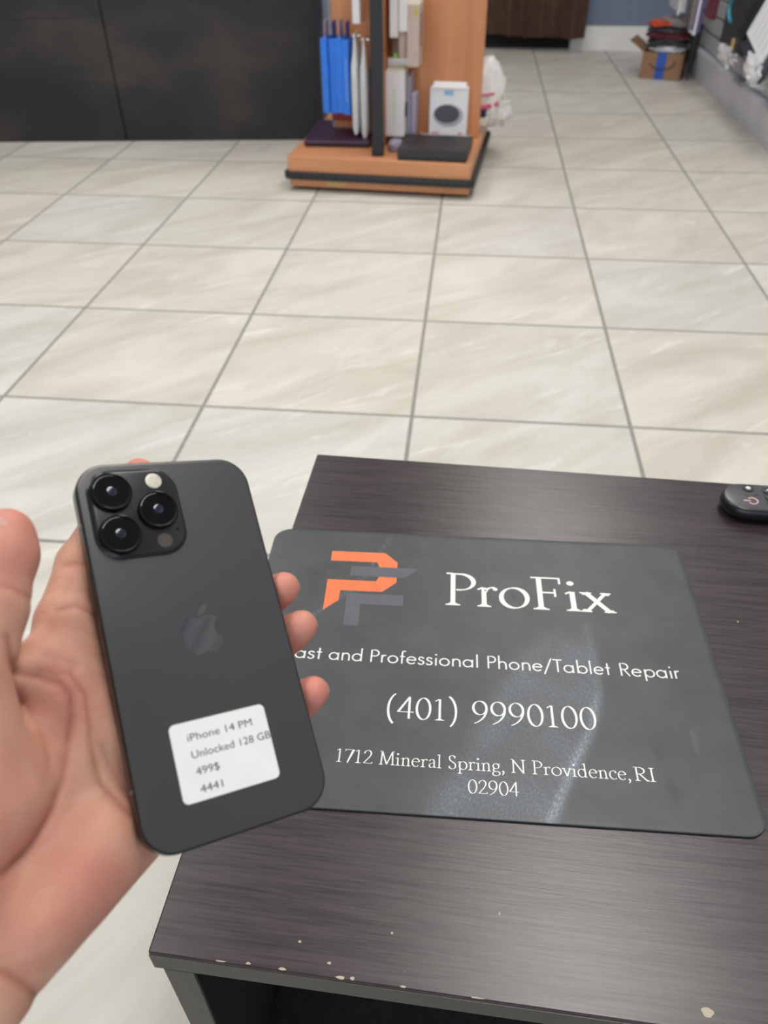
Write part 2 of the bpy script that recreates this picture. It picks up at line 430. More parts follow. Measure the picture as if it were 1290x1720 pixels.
# big black package with white window, leaning out at its foot
t = hung('hanging_package', 'large black blister package with a wide white window, nearest on the slatted wall', 'package', 4.14, .396)
e1 = Vector((0, -.976, -.218)).normalized(); e2 = Vector((.28, -.2, .95)); e2 = (e2 - e1 * e2.dot(e1)).normalized(); e3 = e1.cross(e2)
mt = Matrix(((e1.x, e2.x, e3.x, -.17), (e1.y, e2.y, e3.y, 0), (e1.z, e2.z, e3.z, 0), (0, 0, 0, 1)))
obj('backing_card', B(0, .46, 0, .36, -.008, .008, .006, mtx=mt), 'dark_mailer', t)
sgn = 1 if e3.x < 0 else -1
obj('white_window', B(.10, .40, .055, .33, *sorted((sgn * .006, sgn * .02)), .005, mtx=mt), 'white_card', t)
bm = BM()
for k in range(5): box(bm, .13 + k * .055, .133 + k * .055, .075, .32, *sorted((sgn * .0185, sgn * .0206)), mtx=mt)
obj('window_line', bm, 'grey_mailer', t)
obj('blister', B(.02, .09, .02, .2, *sorted((sgn * .006, sgn * .03)), .01, 3, mtx=mt), 'black_plastic', t)
bm = BM(); lump(bm, (.36, .02, sgn * .015), (.09, .035, .02), 3, .5, 3); bmesh.ops.transform(bm, matrix=mt, verts=bm.verts); obj('corner_wrap', bm, 'crinkle', t, 40)
hook(t, .08, .30, -.2)
for (y, z_, s, sd, lb) in ((4.40, .29, (.02, .13, .035), 4, 'crumpled clear plastic wrap below the black box with the teal arc'),
                           (3.86, .30, (.03, .10, .035), 6, 'crumpled clear plastic wrap below the large black package')):
    bm = BM(); lump(bm, (0, 0, 0), s, sd, .75, 3.5, .8, 36)
    tag(obj('plastic_wrap', bm, 'crinkle', None, 25, loc=(SX - .13, y, z_)), lb, 'plastic wrap', 'crumpled plastic wraps on the slatted wall')

# ------------------------------------------------------------------ curtain in the back opening
bm = BM(); n = 120; X0, X1 = .04, .735
v0 = []; v1 = []
for i in range(n + 1):
    u = i / n; x = X0 + (X1 - X0) * u
    y = 6.33 + .022 * math.sin(u * 19) + .012 * math.sin(u * 41 + 1) - (.03 if u > .40 else 0)
    hz = .096 + .006 * math.sin(u * 13) - (.008 if u > .4 else 0)
    v0.append(bm.verts.new((x, y, hz))); v1.append(bm.verts.new((x, y + .01, 2.12)))
for i in range(n): bm.faces.new((v0[i], v0[i + 1], v1[i + 1], v1[i]))
c = thing('curtain', 'dark brown curtain hanging over the back doorway beside the blue grey wall', 'curtain')
cl = obj('cloth', bm, 'curtain', c, 60)
md = cl.modifiers.new('thickness', 'SOLIDIFY'); md.thickness = .004
bm = BM(); tube(bm, [(-.4, 6.345, 2.13), (.85, 6.345, 2.13)], .012, 12); obj('rod', bm, 'steel', c, 40)

# ------------------------------------------------------------------ dark plank counter on the left
ca = math.atan2(3.909 - 3.756, -.71 + 2.24)
ct = thing('counter', 'dark stained wooden counter with a boarded front along the left side', 'counter', (-2.24, 3.756, 0), ca)
L = 1.5375
obj('front_panel', B(-.75, .607, 0, .02, 0, 1.02, .002), 'counter', ct)
obj('front_panel', B(.612, L, 0.002, .02, 0, 1.02, .002), 'counter', ct)
bm = BM()
for zz, l in ((.50, .55), (.245, .6), (.16, .6), (.78, .6)):
    box(bm, -.75, l, -.0008, .001, zz - .002, zz + .002)
obj('board_joint', bm, 'black_plastic', ct)
bm = BM(); box(bm, L, L + .012, .0, .05, 0, 1.02, .003); obj('corner_strip', bm, 'black_plastic', ct)
obj('body', B(-.75, L - .003, .02, .55, 0, 1.02), 'black_plastic', ct)
obj('worktop', B(-.76, L + .03, -.04, .6, 1.02, 1.06, .004), 'counter', ct)

# ------------------------------------------------------------------ floor display stand
SA = Vector((-.712, 3.149, 0)); SR = R(-4.966); H = .13
def SP(u, b, z=0): return SA + Matrix.Rotation(SR, 3, 'Z') @ Vector((u, b, z))
st = thing('display_stand', 'warm beech floor display stand with a black bumper, holding phone accessories', 'display stand', SA, SR)
W, D = .72, .74
obj('skirt', B(.004, W - .004, .003, D, .018, .05, .002), 'beech_x', st)
obj('bumper', rplate(W + .036, D + .036, .03, .046, .074, .007, W / 2, D / 2), 'black_plastic', st, 40)
obj('base', B(0, W, 0, D, .072, H, .003), 'beech_x', st)
obj('cross_panel', B(.11, .712, .365, .388, H, 1.45, .002), 'beech', st)
obj('edge_trim', B(.098, .11, .362, .391, H, 1.45, .002), 'grey_mailer', st)
obj('fin_panel', B(.342, .354, .075, .365, H, 1.45, .002), 'beech', st)
obj('post', B(.329, .373, .045, .075, H, 1.45, .004), 'black_plastic', st)
obj('rear_fin_panel', B(.342, .354, .388, .70, H, 1.45, .002), 'beech', st)
obj('tag', B(.155, .235, .001, .0035, .026, .042), 'tag_cream', st)
for x in (.07, W - .07):
    for y in (.07, D - .07):
        bm = BM(); cyl(bm, (x, y, .012), .012, .02, 'x', 16); obj('caster', bm, 'black_plastic', st, 40)

def on_stand(name, label, cat, u, b, z, group=None, rz=0.0):
    return thing(name, label, cat, SP(u, b, z), SR + rz, group)
def peg(t, du, y, z):      # sideways steel peg from the fin
    bm = BM(); tube(bm, [(0, y, z), (du, y, z)], .003); obj('peg', bm, 'steel', t, 40)
GB_ = 'blue boxes hanging left of the black post'
labs = ['leftmost bright blue box hanging on the stand left of the black post', 'second bright blue box from the left hanging on the stand',
        'third bright blue box from the left, beside the lettered blue box', 'bright blue box with faint white lettering beside the milky clamshells']
for k in range(4):
    u0 = .104 + k * .0275
    t = on_stand('accessory_box', labs[k], 'box', u0, .2 + (.006 * ((k * 2) % 3)), .243 - .004 * (k % 2), GB_)
    obj('carton', B(0, .026, 0, .10, 0, .255, .0012), 'blue_card', t)
    obj('hang_tab', B(.011, .015, .02, .08, .255, .31, .001), 'blue_deep' if k % 2 else 'lavender', t)
    if k == 3:
        bm = BM(); rnd = random.Random(3); z = .045
        while z < .19:
            h = rnd.uniform(.004, .009); box(bm, .009, .019, -.0008, .0005, z, z + h * .6); z += h + .002
        obj('lettering', bm, 'blue_pale', t)
t = on_stand('red_package', 'dark red package low on the stand behind the blue boxes', 'package', .12, .27, .2)
obj('carton', B(0, .085, 0, .05, 0, .14, .002), 'red_card', t); obj('hang_tab', B(.03, .055, .02, .024, .14, .18, .001), 'red_card', t)
# milky clamshells
for k, lb in enumerate(('left one of two milky clamshell packages on the stand beside the blue box', 'right one of two milky clamshell packages, next to the black post')):
    t = on_stand('clamshell_package', lb, 'package', .218 + k * .036, .2 - .004 * k, .168 - .012 * k, 'milky clamshell packages on the stand')
    prof = [(0, .012), (.02, .026), (.16, .03), (.24, .027), (.30, .016), (.345, .006)]
    loops = []
    for z, w in prof:
        loops.append([(x + .015, y + .05, z) for x, y in rrect(w, .10 if z < .29 else .07, min(w, .02) * .45, 4)])
    obj('shell', loft(loops), 'clam', t, 40)
    obj('insert', B(.026, .034, .003, .09, .03, .24, .002), 'clam_core', t)
    bm = BM(); tube(bm, [(.0, .05, .335), (.03, .05, .335)], .003); obj('peg', bm, 'steel', t, 40)
t = on_stand('hanging_box', 'white box hanging high on the stand above the milky clamshells', 'box', .232, .2, .548)
obj('carton', B(0, .029, 0, .1, 0, .22, .0015), 'white_card', t); obj('lid', B(-.0008, .0298, -.0008, .1008, .19, .221, .001), 'cream_card', t)
for (u, z, w, lb) in ((.372, .506, .03, 'tall white box hanging high on the stand just right of the black post'),
                      (.405, .526, .036, 'white box hanging high on the stand between the tall white box and the beige ones')):
    t = on_stand('hanging_box', lb, 'box', u, .2, z, 'white boxes hanging right of the post')
    obj('carton', B(0, w, 0, .09, 0, .24, .0015), 'white_card', t); obj('lid', B(-.0008, w + .0008, -.0008, .0908, .22, .241, .001), 'cream_card', t)
# beige boxes
for k, (u, b, z, w, h, m, lb) in enumerate(((.379, .235, .435, .022, .19, 'taupe_card', 'slim taupe box hanging behind the white box with the green tab'),
                                            (.404, .215, .432, .026, .19, 'beige_card', 'slim beige box hanging between the taupe box and the windowed beige box'),
                                            (.436, .2, .412, .046, .21, 'beige_card', 'beige box with a dark side window, hanging right of the black post'))):
    t = on_stand('accessory_box', lb, 'box', u, b, z, 'beige boxes hanging on the stand')
    obj('carton', B(0, w, 0, .10, 0, h, .0015), m, t)
    if k == 2:
        obj('side_window', B(w - .001, w + .0008, .035, .065, .06, .17, .001), 'brown_window', t)
        obj('seal', B(w * .62, w * .88, -.0008, .001, .165, .192, .001), 'yellow', t)
        obj('lid', B(-.0008, w + .0008, -.0008, .1008, h - .012, h + .001, .001), 'cream_card', t)
    peg(t, -.015, .05, h - .012)
t = on_stand('clear_hang_rail', 'clear plastic rail under the beige boxes on the stand', 'rail', .366, .19, .428)
obj('rail', B(0, .075, 0, .03, 0, .006, .001), 'clear', t); obj('front_lip', B(0, .075, -.003, 0, -.006, .014, .001), 'clear', t)
# white box with green lettering
t = on_stand('accessory_box', 'white box with pale green lettering and a green tab, right of the black post', 'box', .356, .195, .168)
obj('carton', B(0, .073, 0, .085, 0, .225, .002), 'white_card', t)
obj('flap', loft([[(0, 0, .225), (.073, 0, .225), (.073, .085, .225), (0, .085, .225)], [(.008, .03, .25), (.065, .03, .25), (.065, .07, .25), (.008, .07, .25)]]), 'cream_card', t)
obj('green_tab', B(.026, .042, .028, .032, .235, .285, .001), 'green_tab', t)
bm = BM(); rnd = random.Random(5); z = .05
while z < .17:
    h = rnd.uniform(.006, .012); box(bm, .028, .04, -.0008, .0005, z, z + h * .7); z += h + .002
obj('lettering', bm, 'green_print', t)
bm = BM(); cyl(bm, (.0735, .045, .09), .028, .002, 'x', 24); obj('dark_roundel', bm, 'oval_grey', t)
peg(t, -.012, .04, .24)
t = on_stand('blister_package', 'lavender grey blister package right of the white box with green lettering', 'package', .432, .25, .14)
obj('card', B(0, .012, 0, .09, 0, .235, .002), 'lavender', t); obj('blister', B(.012, .034, .01, .08, .01, .17, .006, 3), 'lavender', t)
t = on_stand('small_pouch', 'small lavender pouch on the stand base beside the black post', 'pouch', .375, .11, H)
bm = BM(); lump(bm, (.03, .05, .016), (.026, .05, .018), 9, .4, 3, .7, 24, flat=0); obj('body', bm, 'lavender', t, 60)
obj('seal', B(.005, .055, .094, .104, 0, .02, .002), 'white_card', t)
# speaker carton
t = on_stand('speaker_box', 'white carton with a dark oval speaker picture standing against the beech panel', 'box', .512, .318, H)
mt = Matrix.Rotation(R(-2), 4, 'X')
obj('carton', B(0, .152, 0, .045, 0, .192, .002, mtx=mt), 'white_card', t)
def ell(cx, cz, rx, rz, y0, y1, n=40): return loft([[(cx + rx * math.cos(a), y, cz + rz * math.sin(a)) for a in [2 * math.pi * i / n for i in range(n)]] for y in (y1, y0)])
for nm, rx, rz, cx, cz, y0, m_ in (('oval_rim', .061, .041, .076, .094, -.0012, 'oval_rim'), ('oval_picture', .051, .033, .071, .099, -.002, 'oval_grey')):
    b_ = ell(cx, cz, rx, rz, y0, .0005); bmesh.ops.transform(b_, matrix=mt, verts=b_.verts); obj(nm, b_, m_, t)
obj('blue_label', B(.056, .094, -.0012, .001, .165, .184, mtx=mt), 'sky_print', t)
bm = BM()
for x, w in ((.012, .006), (.02, .004), (.026, .007), (.036, .005)): box(bm, x, x + w, -.0012, .001, .024, .032, mtx=mt)
for x, w in ((.118, .008), (.128, .006)): box(bm, x, x + w, -.0012, .001, .024, .032, mtx=mt)
obj('lettering', bm, 'bag_red', t)
obj('top_flap', loft([[(.008, .0, .192), (.144, .0, .192), (.144, .045, .192), (.008, .045, .192)], [(.012, .035, .208), (.14, .035, .208), (.14, .043, .208), (.012, .043, .208)]]), 'white_card', t)
t = on_stand('clear_tray', 'clear plastic tray at the foot of the white speaker carton', 'tray', .482, .295, H)
bm = BM(); box(bm, 0, .205, 0, .003, 0, .03, .001); box(bm, 0, .003, 0, .02, 0, .03, .001); box(bm, .202, .205, 0, .02, 0, .03, .001); obj('front', bm, 'clear', t)
obj('bottom', B(0, .205, 0.003, .02, 0, .002), 'clear', t)
# black flat box
t = on_stand('flat_box', 'flat black box lying on the front right of the stand base', 'box', .438, .012, H)
obj('base', B(0, .262, 0, .215, 0, .024, .002), 'black_plastic', t); obj('lid', B(-.002, .264, -.002, .217, .014, .042, .002), 'black_card', t)
t = on_stand('folded_tablet_cover', 'dark purple folded tablet cover lying on the left of the stand base', 'tablet cover', .035, .135, H, None, R(5))
obj('back_shell', B(0, .26, 0, .34, 0, .009, .004, 3), 'black_plastic', t); obj('front_cover', B(-.003, .263, -.003, .343, .009, .024, .006, 3), 'purple', t)
# carrier bag + small items at the right rear
t = on_stand('plastic_bag', 'crumpled white plastic bag with a red stripe behind the stand', 'plastic bag', .705, .60, H)
bm = BM(); lump(bm, (0, .0, .125), (.085, .11, .128), 2, .18, 2.0, .8, 40, flat=0.0); obj('body', bm, 'bag', t, 70)
bm = BM(); lump(bm, (.04, .0, .06), (.07, .06, .06), 5, .5, 3, .8, 30, flat=0.0); obj('loose_film', bm, 'bag', t, 40)
bm = BM(); tube(bm, [(-.03, -.119, .085), (.02, -.115, .094), (.065, -.085, .104)], .011, 8); obj('red_stripe', bm, 'bag_red', t, 60)
bm = BM(); tube(bm, [(-.02, -.118, .135), (.02, -.116, .14), (.05, -.1, .142)], .005, 6); obj('lettering', bm, 'bag_red', t, 60)
t = on_stand('small_carton', 'small cream and navy carton at the right edge of the stand base', 'box', .69, .46, H)
obj('carton', B(0, .045, 0, .05, .028, .058, .002), 'cream_card', t); obj('navy_top', B(.0, .038, .004, .046, .058, .085, .002), 'navy_card', t)
obj('foot', B(.008, .035, .008, .042, 0, .028, .001), 'beige_card', t)

# ------------------------------------------------------------------ cardboard box with parcels by the slatted wall
bxz = R(-20)
t = thing('cardboard_box', 'open cardboard box with blue tape on the floor in the far right corner', 'box', (.995, 5.45, 0), bxz)
w, d, h = .238, .20, .142
bm = BM()
box(bm, 0, w, 0, .004, 0, h); box(bm, 0, w, d - .004, d, 0, h); box(bm, 0, .004, .004, d - .004, 0, h); box(bm, w - .004, w, .004, d - .004, 0, h); box(bm, 0, w, 0, d, 0, .004)
obj('carton', bm, 'cardboard', t)
obj('flap', B(-.105, 0, .0, d, -.002, .002, mtx=Matrix.Translation((0, 0, h)) @ Matrix.Rotation(R(32), 4, 'Y')), 'cardboard', t)
obj('flap', B(0, .09, .0, d, -.002, .002, mtx=Matrix.Translation((w, 0, h)) @ Matrix.Rotation(R(100), 4, 'Y')), 'cardboard', t)
obj('blue_tape', B(.088, .142, -.0012, .001, 0, h, .0005), 'tape_blue', t)
bm = BM(); pts = [(w / 2 + .075 * math.cos(a), -.001, .10 + .045 * math.sin(a)) for a in np.linspace(R(205), R(335), 20)]
tube(bm, [p for p in pts], .0032, 6); tube(bm, [(w/2+.07, -.001, .1), (w/2+.074, -.001, .078)], .004, 6); obj('curved_arrow_mark', bm, 'black_card', t, 60)
def BX(x, y, z): return Vector((.995, 5.45, 0)) + Matrix.Rotation(bxz, 3, 'Z') @ Vector((x, y, z))
par = [('silver_mailer', (.13, .09, .158), (.10, .085, .018), 'silver parcel pouch lowest in the heap on the cardboard box', -.1, 1),
       ('dark_mailer', (.12, .10, .186), (.115, .09, .022), 'charcoal parcel pouch above the silver one on the cardboard box', .1, 2),
       ('maroon', (.125, .10, .222), (.13, .09, .020), 'maroon parcel pouch in the middle of the heap on the cardboard box', -.05, 3),
       ('dark_mailer', (.12, .11, .254), (.125, .08, .018), 'dark crumpled pouch right under the orange and grey ones', .2, 4),
       ('orange', (.065, .07, .283), (.07, .06, .015), 'orange parcel pouch on the upper left of the heap', .35, 5),
       ('grey_mailer', (.15, .11, .292), (.09, .08, .026), 'puffy grey parcel pouch on top of the heap', -.2, 6)]
for m_, c_, s_, lb, rz, sd in par:
    p = BX(*c_); q = thing('parcel_pouch', lb, 'parcel', (p.x, p.y, p.z - s_[2]), bxz + rz, 'parcel pouches heaped on the cardboard box')
    bm = BM(); lump(bm, (0, 0, s_[2]), s_, sd, .3, 2.4, .55, 30); obj('pouch', bm, m_, q, 50)
    obj('seal_strip', B(-s_[0] * .95, s_[0] * .95, -s_[1] * 1.03, -s_[1] * .85, s_[2] * .8, s_[2] * 1.15, .001), m_, q)
t = thing('folded_umbrella', 'thin black folded umbrella standing between the cardboard box and the slatted wall', 'umbrella', (1.275, 5.42, 0), .1)
bm = BM(); cyl(bm, (0, 0, .16), .014, .26, 'z', 16, .032); obj('canopy', bm, 'black_card', t, 50)
bm = BM(); tube(bm, [(0, 0, .29), (0, 0, .34), (.008, 0, .352), (.02, 0, .35)], .009, 10); obj('handle', bm, 'black_plastic', t, 50)
bm = BM(); cyl(bm, (0, 0, .018), .005, .036, 'z', 10); obj('tip', bm, 'steel', t, 50)

# ------------------------------------------------------------------ end table
TZ = .4778; TR_ = R(-1.6)
tb = thing('end_table', 'dark espresso wood-grain end table with an open front shelf', 'table', (-.165, .172, 0), TR_)
TW, TD, TH = .60, .522, .021
obj('tabletop', rplate(TW, TD, .002, TZ - TH, TZ, .0012, TW / 2, TD / 2, 3), 'espresso', tb)
obj('edge_band', B(.0008, TW - .0008, -.0006, .001, TZ - TH + .001, TZ - .0016), 'espresso_edge', tb)
for x0, x1 in ((.006, .026), (TW - .026, TW - .006)):
    s_ = obj('side_panel', B(x0, x1, .0, TD - .004, 0, TZ - TH, .0008), 'espresso_side', tb)
    obj('front_edge', B(x0 + .0005, x1 - .0005, -.0005, .001, 0, TZ - TH), 'espresso_edge', s_)
obj('back_panel', B(.026, TW - .026, TD - .02, TD - .006, .05, TZ - TH), 'espresso_side', tb)
obj('shelf', B(.026, TW - .026, .012, TD - .02, .14, .158, .0008), 'espresso_side', tb)
obj('bottom_panel', B(.026, TW - .026, .006, TD - .02, .03, .048, .0008), 'espresso_side', tb)
for x, y, rx, ry in ((.328, .0105, .0034, .0026), (.145, .030, .0008, .0006), (.21, .05, .0005, .001), (.09, .018, .001, .0007), (.11, .0085, .0012, .0007), (.062, .0022, .0014, .0007),
                     (.083, .0018, .0022, .0008), (.118, .0016, .0026, .0009), (.125, .002, .0013, .001), (.155, .0015, .0018, .0006), (.045, .0012, .003, .0004), (.198, .0012, .004, .0004), (.41, .32, .0006, .001), (.27, .40, .0006, .0008)):
    bm = BM(); poly(bm, [(x + rx * math.cos(a) * (1 + .2 * math.sin(3 * a + x * 40)), y + ry * math.sin(a)) for a in [2 * math.pi * k / 14 for k in range(14)]], TZ - .0005, TZ + .00012)
    obj('chip', bm, 'chip', tb)
def scratch(pts, z, w=.0003):
    bm = BM(); L_, R_ = [], []
    for k, p in enumerate(pts):
        a = Vector(pts[max(k - 1, 0)]); b = Vector(pts[min(k + 1, len(pts) - 1)]); d_ = (b - a).normalized(); n_ = Vector((-d_.y, d_.x)) * w
        L_.append(bm.verts.new((p[0] + n_.x, p[1] + n_.y, z))); R_.append(bm.verts.new((p[0] - n_.x, p[1] - n_.y, z)))
    for k in range(len(pts) - 1): bm.faces.new((L_[k], R_[k], R_[k + 1], L_[k + 1]))
    obj('scratch', bm, 'espresso_edge', tb)
scratch([(.13, .028), (.158, .055), (.16, .062), (.152, .066)], TZ + .0001, .00022)
scratch([(.31, .37), (.33, .385), (.35, .38)], TZ + .0001, .00025)

# ------------------------------------------------------------------ lettering engine (drawn strokes)
def ln(*p): return [tuple(q) for q in p]
def sf(x, y, w=.13): return ('s', x, y, w)       # horizontal serif
def vs(x, y0, y1): return ('v', x, y0, y1)       # vertical terminal
def dt(x, y, r=.065): return ('d', x, y, r)
fl = lambda x, y: ln((x - .13, y - .07), (x - .02, y + .0))
SER = {
 'P': (.66, [ln((.17, 0), (.17, .98)), sf(.17, 0, .15), ln((.03, .982), (.17, .98)), ln((.15, .972), (.31, .972)) + aarc(.31, .722, .29, .25, 90, -90)[1:] + [(.24, .472)]]),
 'r': (.45, [ln((.15, 0), (.15, .58)), sf(.15, 0, .14), fl(.15, .58), bz((.15, .40), (.2, .54), (.28, .62), (.37, .575)), dt(.385, .545, .05)]),
 'o': (.64, [aarc(.32, .31, .265, .30, 0, 360, 40)]),
 'F': (.63, [ln((.18, 0), (.18, .98)), sf(.18, 0, .15), ln((.03, .975), (.57, .975)), vs(.565, .99, .80), ln((.18, .52), (.45, .52)), vs(.46, .64, .40)]),
 'i': (.30, [ln((.15, 0), (.15, .58)), sf(.15, 0, .14), fl(.15, .58), dt(.14, .84, .07)]),
 'x': (.58, [ln((.1, .58), (.5, .01)), ln((.47, .58), (.08, .01)), sf(.10, .565, .11), sf(.47, .565, .1), sf(.07, 0, .1), sf(.5, 0, .11)]),
 '(': (.40, [bz((.34, 1.12), (.03, .85), (.03, .05), (.30, -.24))]),
 ')': (.40, [bz((.06, 1.12), (.37, .85), (.37, .05), (.1, -.24))]),
 '4': (.60, [ln((.42, 1.0), (.04, .30), (.58, .30)), ln((.42, 1.0), (.42, 0))]),
 '0': (.60, [aarc(.30, .49, .235, .49, 0, 360, 44)]),
 '1': (.50, [ln((.25, 0), (.25, .97)), sf(.25, 0, .16), ln((.09, .86), (.23, .97))]),
 '9': (.60, [aarc(.29, .68, .225, .31, 0, 360, 36), bz((.515, .68), (.52, .36), (.36, .1), (.09, -.03))]),
 '7': (.57, [ln((.05, .955), (.53, .955), (.22, -.02)), vs(.06, .97, .83)]),
 '2': (.58, [bz((.07, .74), (.1, 1.08), (.5, 1.06), (.46, .71)) + bz((.46, .71), (.43, .5), (.2, .26), (.06, .035))[1:], ln((.06, .04), (.53, .04)), vs(.54, .03, .15)]),
 'M': (.97, [ln((.13, 0), (.17, .98)), ln((.17, .98), (.47, .04)), ln((.47, .04), (.79, .98)), ln((.79, .98), (.83, 0)), sf(.13, 0, .12), sf(.83, 0, .13), ln((.04, .985), (.17, .98)), ln((.79, .98), (.92, .985))]),
 'n': (.62, [ln((.15, 0), (.15, .58)), sf(.15, 0, .13), fl(.15, .58), bz((.15, .43), (.22, .62), (.46, .70), (.47, .40)) + [(.47, 0)], sf(.47, 0, .13)]),
 'e': (.54, [ln((.07, .36), (.46, .36)) , aarc(.28, .31, .215, .30, 10, 318, 34)]),
 'a': (.50, [bz((.08, .47), (.13, .66), (.37, .68), (.36, .42)) + [(.36, .12)] + bz((.36, .12), (.37, 0), (.42, .01), (.48, .06))[1:], bz((.36, .36), (.12, .33), (.03, .22), (.09, .08)) + bz((.09, .08), (.15, -.04), (.3, .02), (.36, .14))[1:]]),
 'l': (.29, [ln((.15, 0), (.15, 1.0)), sf(.15, 0, .13), fl(.15, 1.0)]),
 'S': (.55, [bz((.42, .82), (.36, 1.06), (.06, 1.06), (.09, .75)) + bz((.09, .75), (.12, .5), (.46, .52), (.45, .24))[1:] + bz((.45, .24), (.43, -.07), (.12, -.07), (.07, .2))[1:], vs(.425, .96, .78), vs(.065, .05, .22)]),
 'p': (.62, [ln((.15, -.3), (.15, .58)), sf(.15, -.3, .13), fl(.15, .58), aarc(.335, .30, .225, .29, 0, 360, 34)]),
 'g': (.55, [aarc(.26, .41, .17, .19, 0, 360, 30), bz((.16, .26), (.04, .14), (.1, .03), (.3, .03)) + bz((.3, .03), (.56, .03), (.54, -.26), (.25, -.28))[1:] + bz((.25, -.28), (.02, -.28), (.0, -.08), (.17, .02))[1:], ln((.38, .54), (.51, .58))]),
 ',': (.27, [dt(.11, .05, .06), bz((.15, .05), (.16, -.06), (.12, -.14), (.05, -.2))]),
 'N': (.88, [ln((.15, 0), (.15, .96)), ln((.13, .97), (.74, .01)), ln((.74, 0), (.74, .98)), sf(.15, 0, .13), sf(.74, .965, .13), ln((.02, .985), (.15, .97))]),
 'v': (.55, [ln((.09, .58), (.28, .01)), ln((.28, .01), (.47, .58)), sf(.09, .565, .11), sf(.47, .565, .1)]),
 'd': (.64, [aarc(.275, .30, .215, .29, 0, 360, 34), ln((.47, 0), (.47, 1.0)), fl(.47, 1.0), ln((.47, .02), (.58, .03))]),
 'c': (.49, [aarc(.28, .31, .215, .30, 42, 318, 30), dt(.425, .47, .045)]),
 'R': (.72, [ln((.17, 0), (.17, .98)), sf(.17, 0, .14), ln((.03, .982), (.17, .98)), ln((.15, .972), (.30, .972)) + aarc(.30, .737, .25, .235, 90, -90)[1:] + [(.2, .502)], ln((.30, .50), (.64, .02)), sf(.66, 0, .08)]),
 'I': (.34, [ln((.17, 0), (.17, .98)), sf(.17, 0, .14), sf(.17, .965, .14)]),
 ' ': (.27, []),
}
SAN = {
 'F': (.55, [ln((.1, 0), (.1, .96), (.48, .96)), ln((.1, .54), (.42, .54))]),
 'a': (.68, [aarc(.31, .30, .25, .27, 0, 360, 36), ln((.56, 0), (.56, .6))]),
 's': (.43, [bz((.34, .48), (.3, .64), (.06, .62), (.08, .44)) + bz((.08, .44), (.1, .3), (.37, .33), (.35, .17))[1:] + bz((.35, .17), (.33, -.02), (.08, -.02), (.05, .14))[1:]]),
 't': (.35, [ln((.17, 0), (.17, .9)), ln((.03, .56), (.31, .56))]),
 'n': (.60, [ln((.1, 0), (.1, .6)), bz((.1, .36), (.12, .66), (.5, .66), (.49, .32)) + [(.49, 0)]]),
 'd': (.68, [aarc(.31, .30, .25, .27, 0, 360, 36), ln((.56, 0), (.56, 1.05))]),
 'P': (.58, [ln((.1, 0), (.1, .96), (.28, .96)) + aarc(.28, .72, .23, .24, 90, -90)[1:] + [(.1, .48)]]),
 'r': (.36, [ln((.1, 0), (.1, .6)), bz((.1, .34), (.12, .56), (.22, .62), (.32, .55))]),
 'o': (.68, [aarc(.33, .30, .26, .27, 0, 360, 36)]),
 'f': (.34, [ln((.14, 0), (.14, .8)) + bz((.14, .8), (.14, .98), (.22, 1.03), (.33, .97))[1:], ln((.02, .56), (.3, .56))]),
 'e': (.62, [ln((.06, .32), (.55, .32)) + aarc(.305, .30, .245, .27, 4, 322, 30)[1:]]),
 'i': (.24, [ln((.12, 0), (.12, .58)), dt(.12, .85, .062)]),
 'l': (.24, [ln((.12, 0), (.12, 1.05))]),
 'h': (.60, [ln((.1, 0), (.1, 1.05)), bz((.1, .36), (.12, .66), (.5, .66), (.49, .32)) + [(.49, 0)]]),
 '/': (.50, [ln((.03, -.2), (.47, 1.04))]),
 'T': (.55, [ln((.28, 0), (.28, .96)), ln((.02, .96), (.54, .96))]),
 'b': (.68, [aarc(.37, .30, .25, .27, 0, 360, 36), ln((.12, 0), (.12, 1.05))]),
 'R': (.62, [ln((.1, 0), (.1, .96), (.28, .96)) + aarc(.28, .73, .23, .23, 90, -90)[1:] + [(.1, .50)], ln((.27, .50), (.55, 0))]),
 'p': (.68, [aarc(.37, .30, .25, .27, 0, 360, 36), ln((.12, -.3), (.12, .6))]),
 ' ': (.34, []),
}
def nibw(d, thick, thin, ang):
    th = math.atan2(d[1], d[0]) - R(ang)
    return math.hypot(thick * math.sin(th), thin * math.cos(th)) / 2
